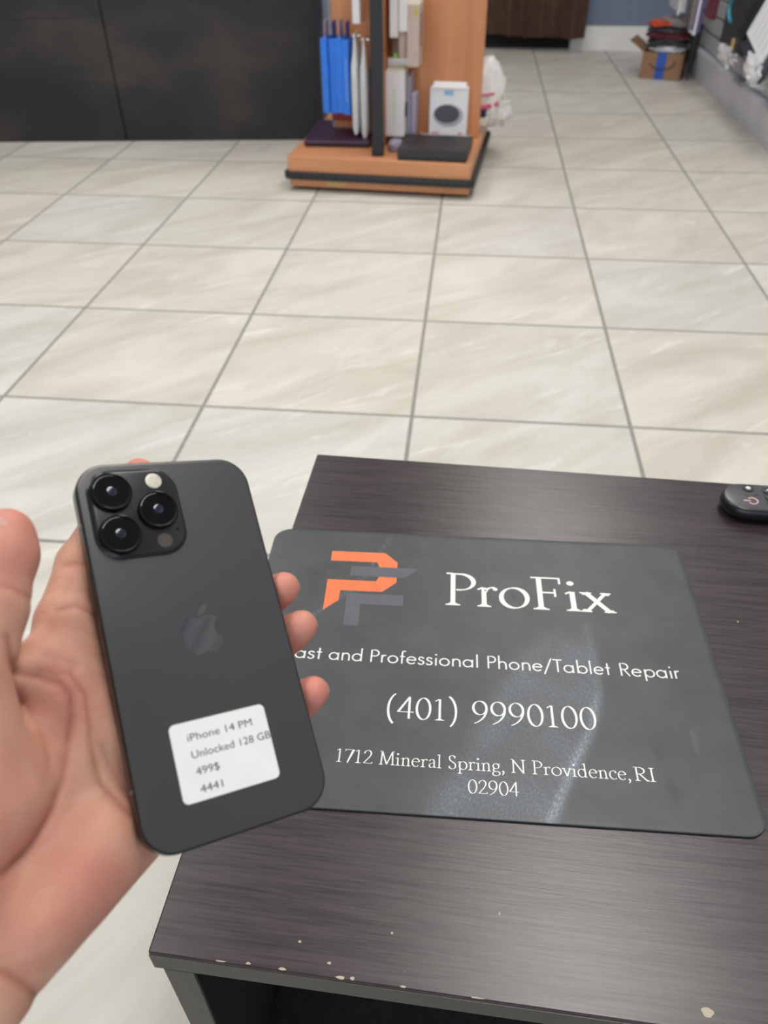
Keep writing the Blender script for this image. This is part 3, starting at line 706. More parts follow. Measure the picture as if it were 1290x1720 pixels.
def lettering(words, font, base, cap, z, thick, thin, ang=18, track=0.0, parent=None, m='print_white', label=None, name='lettering'):
    vv, ff = [], []; quads = []
    def strip(pts, wf):
        c = [np.array(p, float) for p in pts]; L_, R_ = [], []
        closed = np.linalg.norm(c[0] - c[-1]) < 1e-6
        for i in range(len(c)):
            a = c[i - 1] if i else (c[-2] if closed else c[0]); b = c[i + 1] if i < len(c) - 1 else (c[1] if closed else c[-1])
            d = b - a; d = d / (np.linalg.norm(d) + 1e-9); n_ = np.array((-d[1], d[0]))
            w = wf(d)
            # mitre
            if 0 < i < len(c) - 1:
                d0 = c[i] - a; d0 = d0 / (np.linalg.norm(d0) + 1e-9); k = abs(np.dot((-d0[1], d0[0]), n_)); w = w / max(k, .5)
            L_.append(c[i] + n_ * w); R_.append(c[i] - n_ * w)
        for i in range(len(c) - 1): quads.append([L_[i], R_[i], R_[i + 1], L_[i + 1]])
    for text, x0, x1 in words:
        quads.clear(); x = 0.0
        for ch in text:
            adv, st_ = font[ch]
            o = np.array((x, 0.0))
            for s in st_:
                if s[0] == 's':
                    _, sx, sy, w = s; h_ = thin * .5
                    yy = sy if sy > .3 else sy
                    lo, hi = (yy, yy + thin) if sy < .3 else (yy - thin * .4, yy + thin * .6)
                    quads.append([o + (sx - w, lo), o + (sx + w, lo), o + (sx + w, hi), o + (sx - w, hi)])
                    br = thick * .5 + .03
                    q_ = .045 if sy < .3 else -.045
                    quads.append([o + (sx - w * .75, hi if q_ > 0 else lo), o + (sx + w * .75, hi if q_ > 0 else lo), o + (sx + br * .7, (hi if q_ > 0 else lo) + q_), o + (sx - br * .7, (hi if q_ > 0 else lo) + q_)])
                elif s[0] == 'v':
                    _, sx, y0, y1 = s
                    quads.append([o + (sx - thin * .6, y0), o + (sx - thin * .6, y1), o + (sx + thin * .6, y1), o + (sx + thin * .6, y0)])
                elif s[0] == 'd':
                    _, sx, sy, r = s
                    quads.append([o + (sx + r * math.cos(a), sy + r * math.sin(a)) for a in [2 * math.pi * k / 14 for k in range(14)]])
                else: strip([o + np.array(p) for p in s], lambda d: nibw(d, thick, thin, ang))
            x += adv + track
        xs = [p[0] for q in quads for p in q]; mn, mx = min(xs), max(xs)
        sx = (x1 - x0) / (mx - mn)
        for i, q in enumerate(quads):
            ar = sum(q[k][0] * q[(k + 1) % len(q)][1] - q[(k + 1) % len(q)][0] * q[k][1] for k in range(len(q)))
            if ar < 0: q = q[::-1]
            b_ = len(vv)
            vv += [((x0 + (p[0] - mn) * sx) * .001, (base + p[1] * cap) * .001, z + (i % 7) * 2e-7) for p in q]; ff.append(tuple(range(b_, len(vv))))
    return obj(name, (vv, [], ff), m, parent, None, label)

# ------------------------------------------------------------------ sign plate on the table
SGW, SGH, SGT = .3885, .291, .0022
sg = thing('shop_sign', 'charcoal rectangular shop sign plate with white lettering lying on the dark table', 'sign', (-.1604, .2713, TZ), R(1.532))
# top built as a grid so that dust and stains can be stored where they are
def seg_d(P, a, b):
    a = np.array(a, float); b = np.array(b, float); d = b - a
    t_ = np.clip(((P - a) @ d) / (d @ d), 0, 1); return np.linalg.norm(P - a - t_[:, None] * d, axis=1), t_
def pl_d(P, pts): return np.min([seg_d(P, a, b)[0] for a, b in zip(pts, pts[1:])], axis=0)
bm = rplate(SGW, SGH, .016, 0, SGT, .0006, SGW / 2, SGH / 2, 12)
top = max(bm.faces, key=lambda f: f.calc_center_median().z * 10 + f.calc_area() if f.normal.z > .9 or True else 0)
bm.normal_update()
for ax, tot in ((0, SGW), (1, SGH)):
    for k in range(1, int(tot / .003)):
        co = [0, 0, 0]; co[ax] = k * .003; no = [0, 0, 0]; no[ax] = 1
        fs = [f for f in bm.faces if f.normal.z > .9]
        ge = fs + list({e for f in fs for e in f.edges}) + list({v for f in fs for v in f.verts})
        bmesh.ops.bisect_plane(bm, geom=ge, plane_co=co, plane_no=no)
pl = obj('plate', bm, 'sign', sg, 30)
P = np.zeros(len(pl.data.vertices) * 3); pl.data.vertices.foreach_get('co', P); P = P.reshape(-1, 3)[:, :2] * 1000
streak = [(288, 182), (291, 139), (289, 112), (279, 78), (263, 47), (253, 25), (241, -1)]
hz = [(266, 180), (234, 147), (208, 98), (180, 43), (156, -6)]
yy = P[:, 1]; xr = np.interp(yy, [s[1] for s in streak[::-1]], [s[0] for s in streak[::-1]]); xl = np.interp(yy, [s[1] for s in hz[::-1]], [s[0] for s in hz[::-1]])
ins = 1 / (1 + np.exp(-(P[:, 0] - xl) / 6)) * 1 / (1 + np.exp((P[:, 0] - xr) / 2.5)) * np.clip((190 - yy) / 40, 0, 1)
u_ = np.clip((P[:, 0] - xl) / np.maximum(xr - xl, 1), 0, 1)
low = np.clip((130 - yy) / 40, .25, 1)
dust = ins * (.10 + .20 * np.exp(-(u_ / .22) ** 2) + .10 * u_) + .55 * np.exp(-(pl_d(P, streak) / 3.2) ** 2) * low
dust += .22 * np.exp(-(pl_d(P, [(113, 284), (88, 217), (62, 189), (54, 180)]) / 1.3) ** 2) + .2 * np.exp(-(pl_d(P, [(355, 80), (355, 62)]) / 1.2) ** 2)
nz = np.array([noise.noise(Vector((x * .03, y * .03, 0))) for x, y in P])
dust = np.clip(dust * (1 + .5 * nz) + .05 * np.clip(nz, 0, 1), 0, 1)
stain = np.zeros(len(P))
for x, y, rx, ry, k in ((45, 230, 9, 5, .4), (326, 61, 5, 7, .6), (330, 31, 4, 8, .6), (127, 4, 9, 1.6, .8), (110, 4, 5, 1.4, .8), (60, 240, 12, 4, .3), (150, 110, 22, 9, .25), (340, 150, 10, 16, .2), (228, 214, 1.8, 5, .7)):
    stain = np.maximum(stain, k * np.exp(-(((P[:, 0] - x) / rx) ** 2 + ((P[:, 1] - y) / ry) ** 2)))
stain = np.maximum(stain, .45 * np.exp(-(pl_d(P, [(144, 64), (164, 78), (180, 85), (200, 87)]) / 1.2) ** 2))
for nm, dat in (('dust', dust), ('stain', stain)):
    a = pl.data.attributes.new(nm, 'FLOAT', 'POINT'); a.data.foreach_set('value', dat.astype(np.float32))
ZT = SGT + .00008
def logo(nm, m_, *ps, z=ZT):
    bm = BM()
    for p in ps: bm.faces.new([bm.verts.new((x * .001, y * .001, z)) for x, y in p])
    bm.normal_update()
    for f in bm.faces:
        if f.normal.z < 0: f.normal_flip()
    return obj(nm, bm, m_, sg)
logo('logo_orange', 'print_orange', [(59, 261.5), (59.4, 248.2), (103.4, 248.5), (106, 241.3), (122.3, 241.3), (122.3, 249.4), (109.8, 261.8)],
     [(59.6, 223.4), (60.4, 185.2), (72.8, 198), (72.9, 210), (110.6, 210.4), (122.8, 223), (122.8, 229.6), (106.4, 229.6), (104, 223.5)])
logo('logo_grey', 'print_grey', [(79.4, 242.2), (79.4, 229.5), (130.5, 229.5), (141.8, 242.2)], [(79.4, 207.2), (80.1, 168.9), (93, 168.9), (92.6, 194.4), (130.2, 194.4), (130.2, 207.2)], z=ZT + .00004)
lettering([('Pro', 167.7, 242.3), ('Fix', 244.6, 316.6)], SER, 198.5, 40.8, ZT, .105, .036, parent=sg, label='large white serif lettering at the top of the sign')
lettering([('Fast', 35.6, 66.4), ('and', 72.4, 100.0), ('Professional', 107.0, 195.1), ('Phone/Tablet', 202.9, 301.6), ('Repair', 309.5, 356.6)], SAN, 130.2, 13.2, ZT, .092, .088, parent=sg, track=.03, label='white rounded sans lettering across the middle of the sign')
for w_ in (('(401)', 124.2, 178.4), ('9990100', 189.8, 284.0)):
    lettering([w_], SER, 77.3, 20.3, ZT, .088, .032, parent=sg, track=.02, label='white telephone number on the sign')
lettering([('1712', 90.3, 116.9), ('Mineral', 121.8, 167.1), ('Spring,', 172.2, 212.4), ('N', 217.3, 227.6), ('Providence,', 232.3, 301.7), ('RI', 304.6, 319.3)], SER, 36.6, 11.2, ZT, .088, .036, parent=sg, track=.015, label='small white address line on the sign')
lettering([('02904', 186.1, 221.9)], SER, 18.5, 10.8, ZT, .088, .034, parent=sg, track=.01, label='small white postal code at the foot of the sign')

# ------------------------------------------------------------------ remote control at the right end of the table
rm = thing('remote_control', 'black remote control with rounded end at the far right edge of the table', 'remote control', (.272, .6385, TZ), R(-1.5))
RL, RW, RH = .165, .047, .02
f = lambda ins, z: [(x, y, z) for x, y in rrect(RL - 2 * ins, RW - 2 * ins, RW / 2 - ins - .0005, 14, RL / 2, 0)]
obj('shell', loft([f(.008, 0), f(.004, .002), f(.0010, .006), f(0, .010), f(.0006, .0155), f(.0018, .0182), f(.0030, .0192)]), 'remote_body', rm, 50)
obj('face', loft([f(.0030, .0185), f(.0032, .0196), f(.0044, .0200)]), 'remote_face', rm, 40)
kp = obj('keypad', rplate(.085, .031, .006, .0195, .0203, .0002, .0425 + .041, .0, 6), 'remote_key', rm)
pw = BM(); tube(pw, [(.0275 + .0048 * math.cos(a), -.008 + .0048 * math.sin(a), .0203) for a in np.linspace(R(222), R(498), 26)], .0008, 6)
tube(pw, [(.019, -.008, .0203), (.0255, -.008, .0203)], .0008, 6)
obj('power_mark', pw, 'remote_power', rm, 60)
bm = BM(); cyl(bm, (.0275, .0125, .0203), .0058, .0012, 'z', 24); k1 = obj('round_key', bm, 'remote_key', rm, 40)
bm = BM(); cyl(bm, (.0275, .0125, .0211), .0028, .0006, 'z', 5); obj('key_mark', bm, 'remote_mark', k1)
bm = BM(); box(bm, .0215, .025, .0005, .0012, .0199, .0203); box(bm, .030, .036, .0014, .0024, .0199, .0203); obj('small_print', bm, 'remote_key', rm)
DG = {'1': [[(0, 0), (0, 1)], [(-.2, .8), (0, 1)]], '2': [bz((-.3, .75), (-.2, 1.1), (.35, 1.1), (.28, .68), 8) + [(-.3, 0), (.32, 0)]], '3': [bz((-.3, .85), (-.1, 1.1), (.4, 1.0), (.0, .54), 8) + bz((0, .54), (.5, .5), (.3, -.15), (-.3, .12), 8)[1:]]}
for r_ in range(4):
    for c_ in range(3):
        x, y = .0475 + r_ * .021, (-.0105, 0, .0105)[c_]
        kb = obj('number_key', rplate(.013, .0085, .0036, .0202, .0214, .0003, x, y, 6), 'remote_key', rm, 40)
        if r_ == 0:
            bm = BM()
            for s in DG['123'[c_]]: tube(bm, [(x + .0025 - q[1] * .005, y + q[0] * .005, .0215) for q in s], .00045, 5)
            obj('digit', bm, 'remote_mark', kb)

rm.scale = (1, 1, .86)

# ------------------------------------------------------------------ phone
PB = Matrix(((0.7690, -0.3639, 0.5255), (0.5657, 0.7703, -0.2943), (-0.2977, 0.5236, 0.7983)))
x_ = PB.col[0].normalized(); y_ = (PB.col[1] - x_ * PB.col[1].dot(x_)).normalized(); z_ = x_.cross(y_)
PM = Matrix(((x_.x, y_.x, z_.x, -.1001), (x_.y, y_.y, z_.y, .2068), (x_.z, y_.z, z_.z, .7333), (0, 0, 0, 1)))
phn = thing('smartphone', 'graphite smartphone held face down in the hand, three rear lenses and a white price sticker', 'smartphone')
phn.matrix_world = PM
def mm(loops): return [[(x * .001, y * .001, z * .001) for x, y, z in l] for l in loops]
PW, PH, PT_, PR = 77.6, 160.7, 7.85, 13.2
g = lambda ins, z, n=14: [(x, y, z) for x, y in rrect(PW - 2 * ins, PH - 2 * ins, PR - ins, n)]
obj('frame', loft(mm([g(.75, -PT_), g(.2, -PT_ + .18), g(0, -PT_ + .6), g(0, -.6), g(.2, -.2), g(.75, -.02)])), 'phone_band', phn, 30)
obj('back_glass', loft(mm([g(.7, -.3), g(.7, -.05), g(.95, .06), g(1.6, .1)])), 'phone_glass', phn, 30)
obj('screen', loft(mm([g(1.6, -PT_ - .12), g(.95, -PT_ - .05), g(.8, -PT_ + .3)])), 'screen', phn, 30)
def mbox(x0, x1, y0, y1, z0, z1, bev=.15): return B(x0 * .001, x1 * .001, y0 * .001, y1 * .001, z0 * .001, z1 * .001, bev * .001)
obj('side_button', mbox(-39.15, -38.5, 16, 35, -5.2, -2.6, .25), 'phone_band', phn)
bm = BM()
for x0, x1, y0, y1 in ((-38.86, -38.4, 52.6, 54.0), (38.4, 38.86, 52.6, 54.0), (-38.86, -38.4, -55, -53.6), (38.4, 38.86, -55, -53.6)):
    box(bm, x0 * .001, x1 * .001, y0 * .001, y1 * .001, -.00715, -.0006)
obj('antenna_line', bm, 'antenna', phn)
for y0, y1 in ((38, 49), (23, 34)): obj('volume_button', mbox(38.5, 39.15, y0, y1, -5.2, -2.6, .25), 'phone_band', phn)
# camera plateau
cx, cy, cw, chh = -15.6, 56.6, 37.6, 39.4
h_ = lambda ins, z: [(x, y, z) for x, y in rrect(cw - 2 * ins, chh - 2 * ins, 10.5 - ins, 12, cx, cy)]
cp = obj('camera_plateau', loft(mm([h_(-.9, .08), h_(-.35, .25), h_(.0, .8), h_(.25, 1.35), h_(.7, 1.62), h_(1.3, 1.7)])), 'camera_plate', phn, 60)
def revolve(cx, cy, prof, n=48): return loft([[((cx + r * math.cos(a)) * .001, (cy + r * math.sin(a)) * .001, z * .001) for a in [2 * math.pi * k / n for k in range(n)]] for r, z in prof])
for lx, ly in ((-25.4, 65.9), (-7.4, 56.2), (-25.2, 46.6)):
    ln_ = obj('lens', revolve(lx, ly, [(8.7, 1.6), (8.7, 3.1), (8.45, 3.75), (8.0, 3.95), (7.55, 3.8), (7.5, 3.3)]), 'lens_ring', phn, 35)
    obj('lens_glass', revolve(lx, ly, [(7.5, 3.2), (7.5, 3.55), (7.2, 3.6)]), 'lens_glass', ln_, 8)
    obj('lens_coating', revolve(lx, ly, [(2.2, 3.58), (1.9, 3.66), (1.0, 3.72)]), 'lens_inner', ln_, 60)
obj('flash', revolve(-6.3, 70.3, [(3.5, 1.6), (3.5, 1.85), (3.1, 1.95), (1.6, 1.9)]), 'flash', phn, 40)
obj('lidar_sensor', revolve(-6.9, 42.3, [(3.3, 1.6), (3.2, 1.76)]), 'lidar', phn, 40)
obj('microphone', revolve(-.6, 46.9, [(.7, 1.6), (.6, 1.73)], 16), 'lens_glass', phn)
# fruit emblem with a bite
bod = bz((0.3, 6.3), (-2.6, 7.9), (-5.0, 7.3), (-6.7, 4.7), 8) + bz((-6.7, 4.7), (-9.0, 1.0), (-7.6, -5.0), (-4.6, -8.2), 10)[1:] + bz((-4.6, -8.2), (-2.6, -9.9), (-1.2, -8.3), (.8, -8.2), 8)[1:] \
    + bz((.8, -8.2), (2.6, -8.2), (4.0, -9.8), (5.8, -8.2), 8)[1:] + bz((5.8, -8.2), (7.4, -6.6), (8.6, -4.6), (9.0, -2.9), 6)[1:] + bz((9.0, -2.9), (5.4, -1.2), (4.8, 3.6), (8.4, 5.3), 10)[1:] + bz((8.4, 5.3), (6.4, 7.9), (3.4, 7.8), (.3, 6.3), 8)[1:-1]
leaf = bz((4.6, 12.2), (1.6, 11.6), (-.2, 9.4), (.5, 7.6), 8) + bz((.5, 7.6), (3.2, 7.8), (5.0, 10.0), (4.6, 12.2), 8)[1:-1]
bm = BM(); poly(bm, [(x * .001, y * .001) for x, y in bod], .00005, .00014); poly(bm, [(x * .001, y * .001) for x, y in leaf], .00005, .00014)
obj('fruit_emblem', bm, 'logo_mirror', phn)
# price sticker
sk = obj('price_sticker', loft(mm([[(x, y, z) for x, y in rrect(40.6, 30.4, 2.4, 8, -1.2, -49.3)] for z in (.1, .22)])), 'sticker', phn, None, 'white paper price sticker')
def text(s, x0, x1, base, z, m_, parent, name='lettering', cap=2.9):
    cu = bpy.data.curves.new(name, 'FONT'); cu.body = s; cu.size = 1.0; cu.resolution_u = 4
    o = bpy.data.objects.new('tmp', cu); COL.objects.link(o)
    bpy.context.view_layer.update()
    me = bpy.data.meshes.new_from_object(o.evaluated_get(bpy.context.evaluated_depsgraph_get()))
    bpy.data.objects.remove(o); bpy.data.curves.remove(cu)
    xs = [v.co.x for v in me.vertices]; mn, mx = min(xs), max(xs); k = (x1 - x0) / (mx - mn)
    for v in me.vertices: v.co = Vector(((x0 + (v.co.x - mn) * k) * .001, (base + v.co.y / .7 * cap) * .001, z * .001))
    me.materials.clear(); me.materials.append(M[m_]); me.name = name
    q = bpy.data.objects.new(name, me); COL.objects.link(q); q.parent = parent
    return q
for s, x0, x1, b_ in (('iPhone 14 PM', -15.0, 12.4, -41.7), ('Unlocked 128 GB', -14.7, 19.0, -48.4), ('499$', -14.4, -4.8, -54.9), ('4441', -14.2, -5.0, -61.7)):
    text(s, x0, x1, b_, .26, 'sticker_ink', sk)

# ------------------------------------------------------------------ hand (one continuous surface grown as a distance field, phone-local millimetres)
LO = np.array([-275., -235., -58.]); HI = np.array([64., 98., 36.]); ST = 1.25
NX, NY, NZ = [int((h - l) / ST) + 1 for l, h in zip(LO, HI)]
GX = (LO[0] + ST * np.arange(NX)).astype(np.float32); GY = (LO[1] + ST * np.arange(NY)).astype(np.float32); GZ = (LO[2] + ST * np.arange(NZ)).astype(np.float32)
def field(): return np.full((NX, NY, NZ), 30., np.float32)
def smin(a, b, k):
    h = np.clip(k - np.abs(a - b), 0, None) / k
    return np.minimum(a, b) - h * h * k * .25
def sub(a, b, r, k):
    lo = np.minimum(a, b) - r - k - 8; hi = np.maximum(a, b) + r + k + 8
    i0 = np.clip(((lo - LO) / ST).astype(int), 0, [NX, NY, NZ]); i1 = np.clip(((hi - LO) / ST).astype(int) + 2, 0, [NX, NY, NZ])
    return tuple(slice(p, q) for p, q in zip(i0, i1))
def cap_(F, a, ra, b, rb, k, flat=1.0):
    a = np.array(a, np.float32); b = np.array(b, np.float32); s = sub(a, b, max(ra, rb), k)
    X, Y, Z = np.meshgrid(GX[s[0]], GY[s[1]], GZ[s[2]], indexing='ij')
    d = b - a; L2 = float(d @ d) + 1e-9
    t_ = np.clip(((X - a[0]) * d[0] + (Y - a[1]) * d[1] + (Z - a[2]) * d[2]) / L2, 0, 1)
    q = np.sqrt((X - a[0] - t_ * d[0]) ** 2 + (Y - a[1] - t_ * d[1]) ** 2 + ((Z - a[2] - t_ * d[2]) * flat) ** 2) - (ra + (rb - ra) * t_)
    F[s] = smin(F[s], q, k)
def chain(F, pts, k):
    for (a, ra), (b, rb) in zip(pts, pts[1:]): cap_(F, a, ra, b, rb, k)
FING = {
 'index':  [((-54, -6, -21), 13.5), ((-47.5, 19, -20), 12.0), ((-37.5, 43, -19), 10.0), ((-20.5, 66.5, -18.2), 8.8), ((-5.5, 83.0, -17), 7.2)],
 'middle': [((-40, -22, -24), 12.0), ((8, -1, -20), 9.6), ((34, 12, -18), 8.5), ((42, 14.8, -12), 8.0), ((45.6, 15.6, -6.0), 7.3)],
 'ring':   [((-28, -42, -25), 11.5), ((14, -24, -20), 9.4), ((38, -8.8, -18), 8.4), ((46, -5.0, -12), 8.0), ((49.2, -3.6, -6.0), 7.4)],
 'little': [((-18, -60, -24), 11.0), ((16, -48, -19), 8.6), ((36, -38.5, -17), 8.0), ((43.5, -35.2, -12), 7.7), ((46.6, -33.8, -6.5), 7.1)],
}
palm = field()
WR = np.array((-102., -90., -22.))
K = 9.0
cap_(palm, (-92, -101.5, -22), 15.0, (-37, -67, -24), 14.0, K)
cap_(palm, (-100, -90, -22), 16.0, (-28, -44, -25), 13.0, K)
cap_(palm, (-104, -84, -22), 16.0, (-40, -24, -24), 13.5, K)
cap_(palm, (-108, -76, -20), 15.0, (-54, -6, -22), 12.5, K)
cap_(palm, (-60, -80, -24), 12.0, (-22, -58, -25), 11.5, K)
cap_(palm, (-74, -86, -13), 14.0, (-48, -66, -17), 12.5, K)            # heel of the palm
cap_(palm, (-53, -8, -17), 11.5, (-43, -24, -19), 10.5, 7.0)            # pads below the fingers
cap_(palm, (-101, -72, -12), 18.0, (-88, -22, 0), 15.5, 7.0)           # ball of the thumb
cap_(palm, (-84, -44, -8), 19.0, (-84, -36, -8), 18.5, 7.0)
cap_(palm, (-97, -102.5, -20), 14.0, (-240, -188, -30), 20.0, 12.0)      # forearm
cap_(palm, (-107, -78, -19), 14.5, (-252, -165, -28), 22.0, 12.0)
cap_(palm, (-88, -12, -8), 9.0, (-60, 4, -15), 10.0, 8.0)               # web
cap_(palm, (-44, 16, -18), 9.5, (-37, -30, -19), 9.5, 7.0)             # flesh along the phone's edge
thumb = field()
chain(thumb, [((-92, -30, 0), 15.5), ((-86.5, -8, 3), 12.8), ((-76.0, 22, 8), 11.2), ((-70.5, 40, 10.5), 11.3), ((-69.0, 47.5, 11.5), 10.2)], 5.0)
palm = smin(palm, thumb, 7.0)
fing = field()
for pts in FING.values():
    f1 = field(); chain(f1, pts, 3.5); fing = smin(fing, f1, 1.6)
D = smin(palm, fing, 6.0)
# skin creases: shallow grooves
def groove(pts, z, depth, w):
    global D
    pts = np.array(pts, float); lo = np.r_[pts.min(0) - 8, z - 22]; hi = np.r_[pts.max(0) + 8, z + 22]
    i0 = np.clip(((lo - LO) / ST).astype(int), 0, [NX, NY, NZ]); i1 = np.clip(((hi - LO) / ST).astype(int) + 1, 0, [NX, NY, NZ])
    X, Y = np.meshgrid(GX[i0[0]:i1[0]], GY[i0[1]:i1[1]], indexing='ij')
    d = pl_d(np.stack([X.ravel(), Y.ravel()], 1), [tuple(p) for p in pts]).reshape(X.shape)
    D[i0[0]:i1[0], i0[1]:i1[1], i0[2]:i1[2]] += (depth * np.exp(-(d / w) ** 2))[:, :, None].astype(np.float32)
CREASES = [([(-72.5, -1.4), (-64, -3.6), (-56.3, -8.1), (-53.1, -12.7), (-53.8, -20.6), (-56.9, -32.3), (-60.7, -43.1), (-65.8, -52.4), (-74.5, -61.8), (-84.7, -68.2)], -6, 1.3, 1.7),
           ([(-52, -5.5), (-47.9, -14.1), (-48.1, -25.7), (-48.8, -32.4), (-47.0, -47.4), (-39.7, -61.6)], -10, .9, 1.4),
           ([(-92, -95), (-87.2, -97.6), (-82.4, -103), (-77.4, -110)], -14, 1.0, 1.8),
           ([(-52, 21.5), (-45, 22), (-38, 17)], -9, .8, 1.6), ([(-46, 40.5), (-36, 39)], -10, .6, 1.4),
           ([(-63, -1), (-57, -4), (-51, -4)], -6, .5, 1.3), ([(-60, 4), (-54, 1), (-49, -2)], -7, .4, 1.3), ([(-45, -33), (-41, -48), (-36, -58)], -12, .5, 1.3), ([(-72, -8), (-66, -20), (-64, -34)], 4, .4, 1.4),
           ([(-84, 23), (-74, 25.5), (-64, 21)], 16, .7, 1.5), ([(-74.5, 8), (-73.5, -3), (-70, -12)], 4, 1.2, 1.7)]
for c_ in CREASES: groove(*c_)
# the phone presses into the hand: nothing of the hand lies inside it
X, Y, Z = np.meshgrid(GX, GY, GZ, indexing='ij', sparse=True)
qx = np.abs(X) - 38.9 + 1.2; qy = np.abs(Y) - 80.45 + 1.2; qz = np.abs(Z + 3.92) - 4.05 + 1.2
bx_ = np.sqrt(np.maximum(qx, 0) ** 2 + np.maximum(qy, 0) ** 2 + np.maximum(qz, 0) ** 2) + np.minimum(np.maximum(np.maximum(qx, qy), qz), 0) - 1.2
D = np.maximum(D, -bx_)
D = np.maximum(D, (LO[0] + 2 * ST) - X); D = np.maximum(D, (LO[1] + 2 * ST) - Y)
def surface_nets(D):
    s = D < 0
    n = D.shape
    acc = np.zeros(tuple(k - 1 for k in n) + (3,), np.float32); cnt = np.zeros(tuple(k - 1 for k in n), np.float32)
    for ax in range(3):
        sl0 = [slice(None)] * 3; sl1 = [slice(None)] * 3; sl0[ax] = slice(0, -1); sl1[ax] = slice(1, None)
        idx = np.argwhere(s[tuple(sl0)] != s[tuple(sl1)])
        i1 = idx.copy(); i1[:, ax] += 1
        a = D[tuple(idx.T)]; b = D[tuple(i1.T)]; t_ = a / (a - b)
        p = idx.astype(np.float32); p[:, ax] += t_
        o1, o2 = [k for k in range(3) if k != ax]
        for da in (0, -1):
            for db in (0, -1):
                c = idx.copy(); c[:, o1] += da; c[:, o2] += db
                ok = np.all((c >= 0) & (c < np.array(acc.shape[:3])), axis=1)
                np.add.at(acc, tuple(c[ok].T), p[ok]); np.add.at(cnt, tuple(c[ok].T), 1)
    cells = np.argwhere(cnt > 0); vid = -np.ones(cnt.shape, int); vid[tuple(cells.T)] = np.arange(len(cells))
    V = acc[tuple(cells.T)] / cnt[tuple(cells.T)][:, None]
    Q = []
    for ax in range(3):
        sl0 = [slice(None)] * 3; sl1 = [slice(None)] * 3; sl0[ax] = slice(0, -1); sl1[ax] = slice(1, None)
        idx = np.argwhere(s[tuple(sl0)] != s[tuple(sl1)]); o1, o2 = (ax + 1) % 3, (ax + 2) % 3
        ok = (idx[:, o1] > 0) & (idx[:, o2] > 0) & (idx[:, o1] < n[o1] - 1) & (idx[:, o2] < n[o2] - 1); idx = idx[ok]
        def v(d1, d2):
            c = idx.copy(); c[:, o1] += d1; c[:, o2] += d2; return vid[tuple(c.T)]
        q = np.stack([v(-1, -1), v(0, -1), v(0, 0), v(-1, 0)], 1)
        inside = s[tuple(idx.T)]; q[~inside] = q[~inside][:, ::-1]
        Q.append(q)
    return V * ST + LO, np.concatenate(Q)
V, Q = surface_nets(D)
# relax the net a little
for it in range(3):
    acc = np.zeros_like(V); c = np.zeros(len(V))
    for k in range(4):
        np.add.at(acc, Q[:, k], V[Q[:, (k + 1) % 4]]); np.add.at(c, Q[:, k], 1)
        np.add.at(acc, Q[:, k], V[Q[:, (k - 1) % 4]]); np.add.at(c, Q[:, k], 1)
    V = V + .45 * (acc / c[:, None] - V)
me = bpy.data.meshes.new('hand')
me.from_pydata((V * .001).tolist(), [], Q.tolist()); me.update()
for p in me.polygons: p.use_smooth = True
me.materials.append(M['skin'])
hand = bpy.data.objects.new('hand', me); COL.objects.link(hand); hand.matrix_world = PM
tag(hand, 'left hand with bare forearm, palm up, thumb raised, fingers curled behind the graphite phone', 'hand')
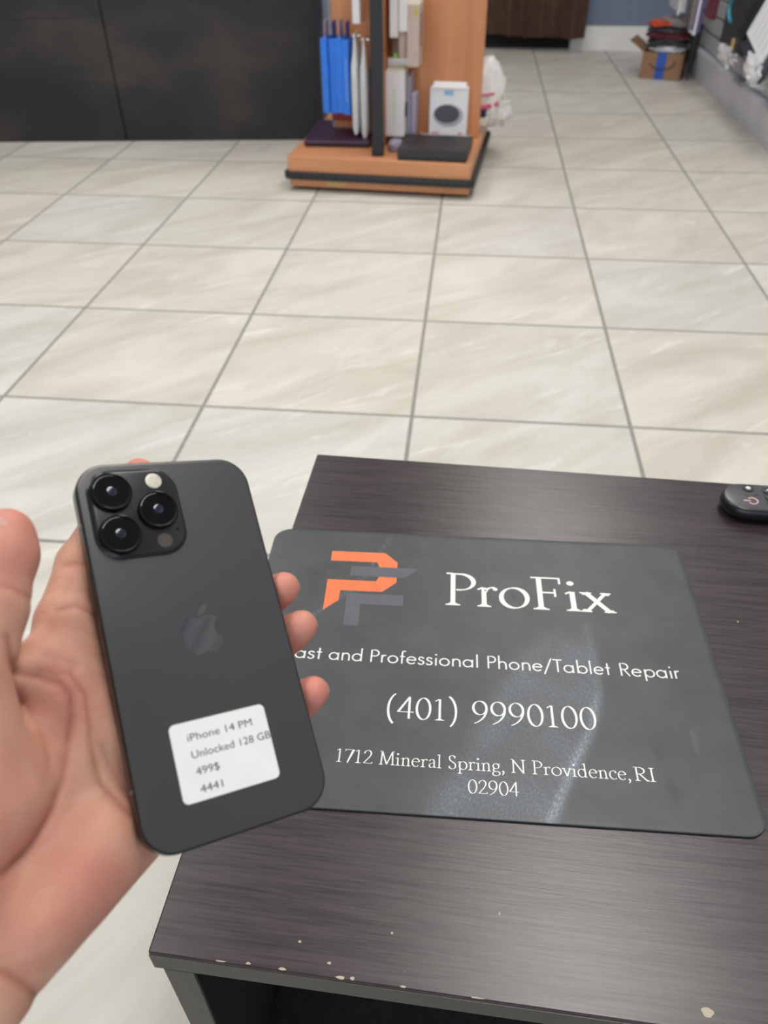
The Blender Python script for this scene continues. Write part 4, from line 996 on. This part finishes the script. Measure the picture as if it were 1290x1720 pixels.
# natural redness of fingertips and palm pads, darker lines in the creases
blush = np.zeros(len(V))
for pts in list(FING.values()) + [[((-69, 45, 11), 10)]]:
    d = np.linalg.norm(V - np.array(pts[-1][0]), axis=1); blush = np.maximum(blush, .75 * np.exp(-(d / 15) ** 2))
for p, r_, k in (((-84, -40, 8), 22, .35), ((-50, -12, -8), 14, .3), ((-62, -76, -6), 18, .2), ((-55, 10, -10), 14, .2)):
    d = np.linalg.norm(V - np.array(p), axis=1); blush = np.maximum(blush, k * np.exp(-(d / r_) ** 2))
cr = np.zeros(len(V))
for pts, z, dep, w in CREASES:
    d = pl_d(V[:, :2].astype(float), pts); cr = np.maximum(cr, min(1, dep) * np.exp(-(d / (w * .7)) ** 2) * (np.abs(V[:, 2] - z) < 16))
for nm, dat in (('blush', blush), ('crease', cr)):
    a = me.attributes.new(nm, 'FLOAT', 'POINT'); a.data.foreach_set('value', dat.astype(np.float32))
# fingernails
def nail(a, b, r, nrm, L_, half, name='fingernail'):
    a = Vector(a); b = Vector(b); ax = (b - a).normalized(); n_ = Vector(nrm); n_ = (n_ - ax * n_.dot(ax)).normalized(); sd = ax.cross(n_)
    NU, NV = 12, 12; loops_o, loops_i = [], []
    bm = BM(); grid = {}
    for lay in (0, 1):
        for i in range(NU + 1):
            for j in range(NV + 1):
                u = i / NU * 2 - 1; v = j / NV * 2 - 1
                w = (1 - .25 * max(0, v) ** 3) * (1 - .18 * max(0, -v) ** 3)
                th = R(half) * u * w
                le = v * L_ / 2 * (1 - .12 * u * u)
                rr = r + (.45 if lay else -1.2)
                drop = .09 * max(0, (v + .2)) ** 2 * r
                p = b + ax * (le) + n_ * (rr * math.cos(th) - drop) + sd * (rr * math.sin(th))
                grid[lay, i, j] = bm.verts.new(p * .001)
    for i in range(NU):
        for j in range(NV):
            bm.faces.new((grid[1, i, j], grid[1, i + 1, j], grid[1, i + 1, j + 1], grid[1, i, j + 1]))
            bm.faces.new((grid[0, i, j], grid[0, i, j + 1], grid[0, i + 1, j + 1], grid[0, i + 1, j]))
    ring = [(i, 0) for i in range(NU)] + [(NU, j) for j in range(NV)] + [(i, NV) for i in range(NU, 0, -1)] + [(0, j) for j in range(NV, 0, -1)]
    for p, q in zip(ring, ring[1:] + ring[:1]): bm.faces.new((grid[1, p[0], p[1]], grid[0, p[0], p[1]], grid[0, q[0], q[1]], grid[1, q[0], q[1]]))
    bmesh.ops.recalc_face_normals(bm, faces=bm.faces)
    return obj(name, bm, 'nail', hand, 50)
nail((-76, 22, 8), (-70.0, 45.0, 11.2), 10.4, (-.74, .25, .62), 14.5, 50, 'thumbnail')['label'] = 'pale thumbnail'
for nm, nr in (('index', (-.2, .1, -1)), ('middle', (.75, .05, -.65)), ('ring', (.75, .05, -.65)), ('little', (.75, .05, -.65))):
    pts = FING[nm]; nail(pts[-2][0], pts[-1][0], pts[-1][1] - .25, nr, 9, 34)
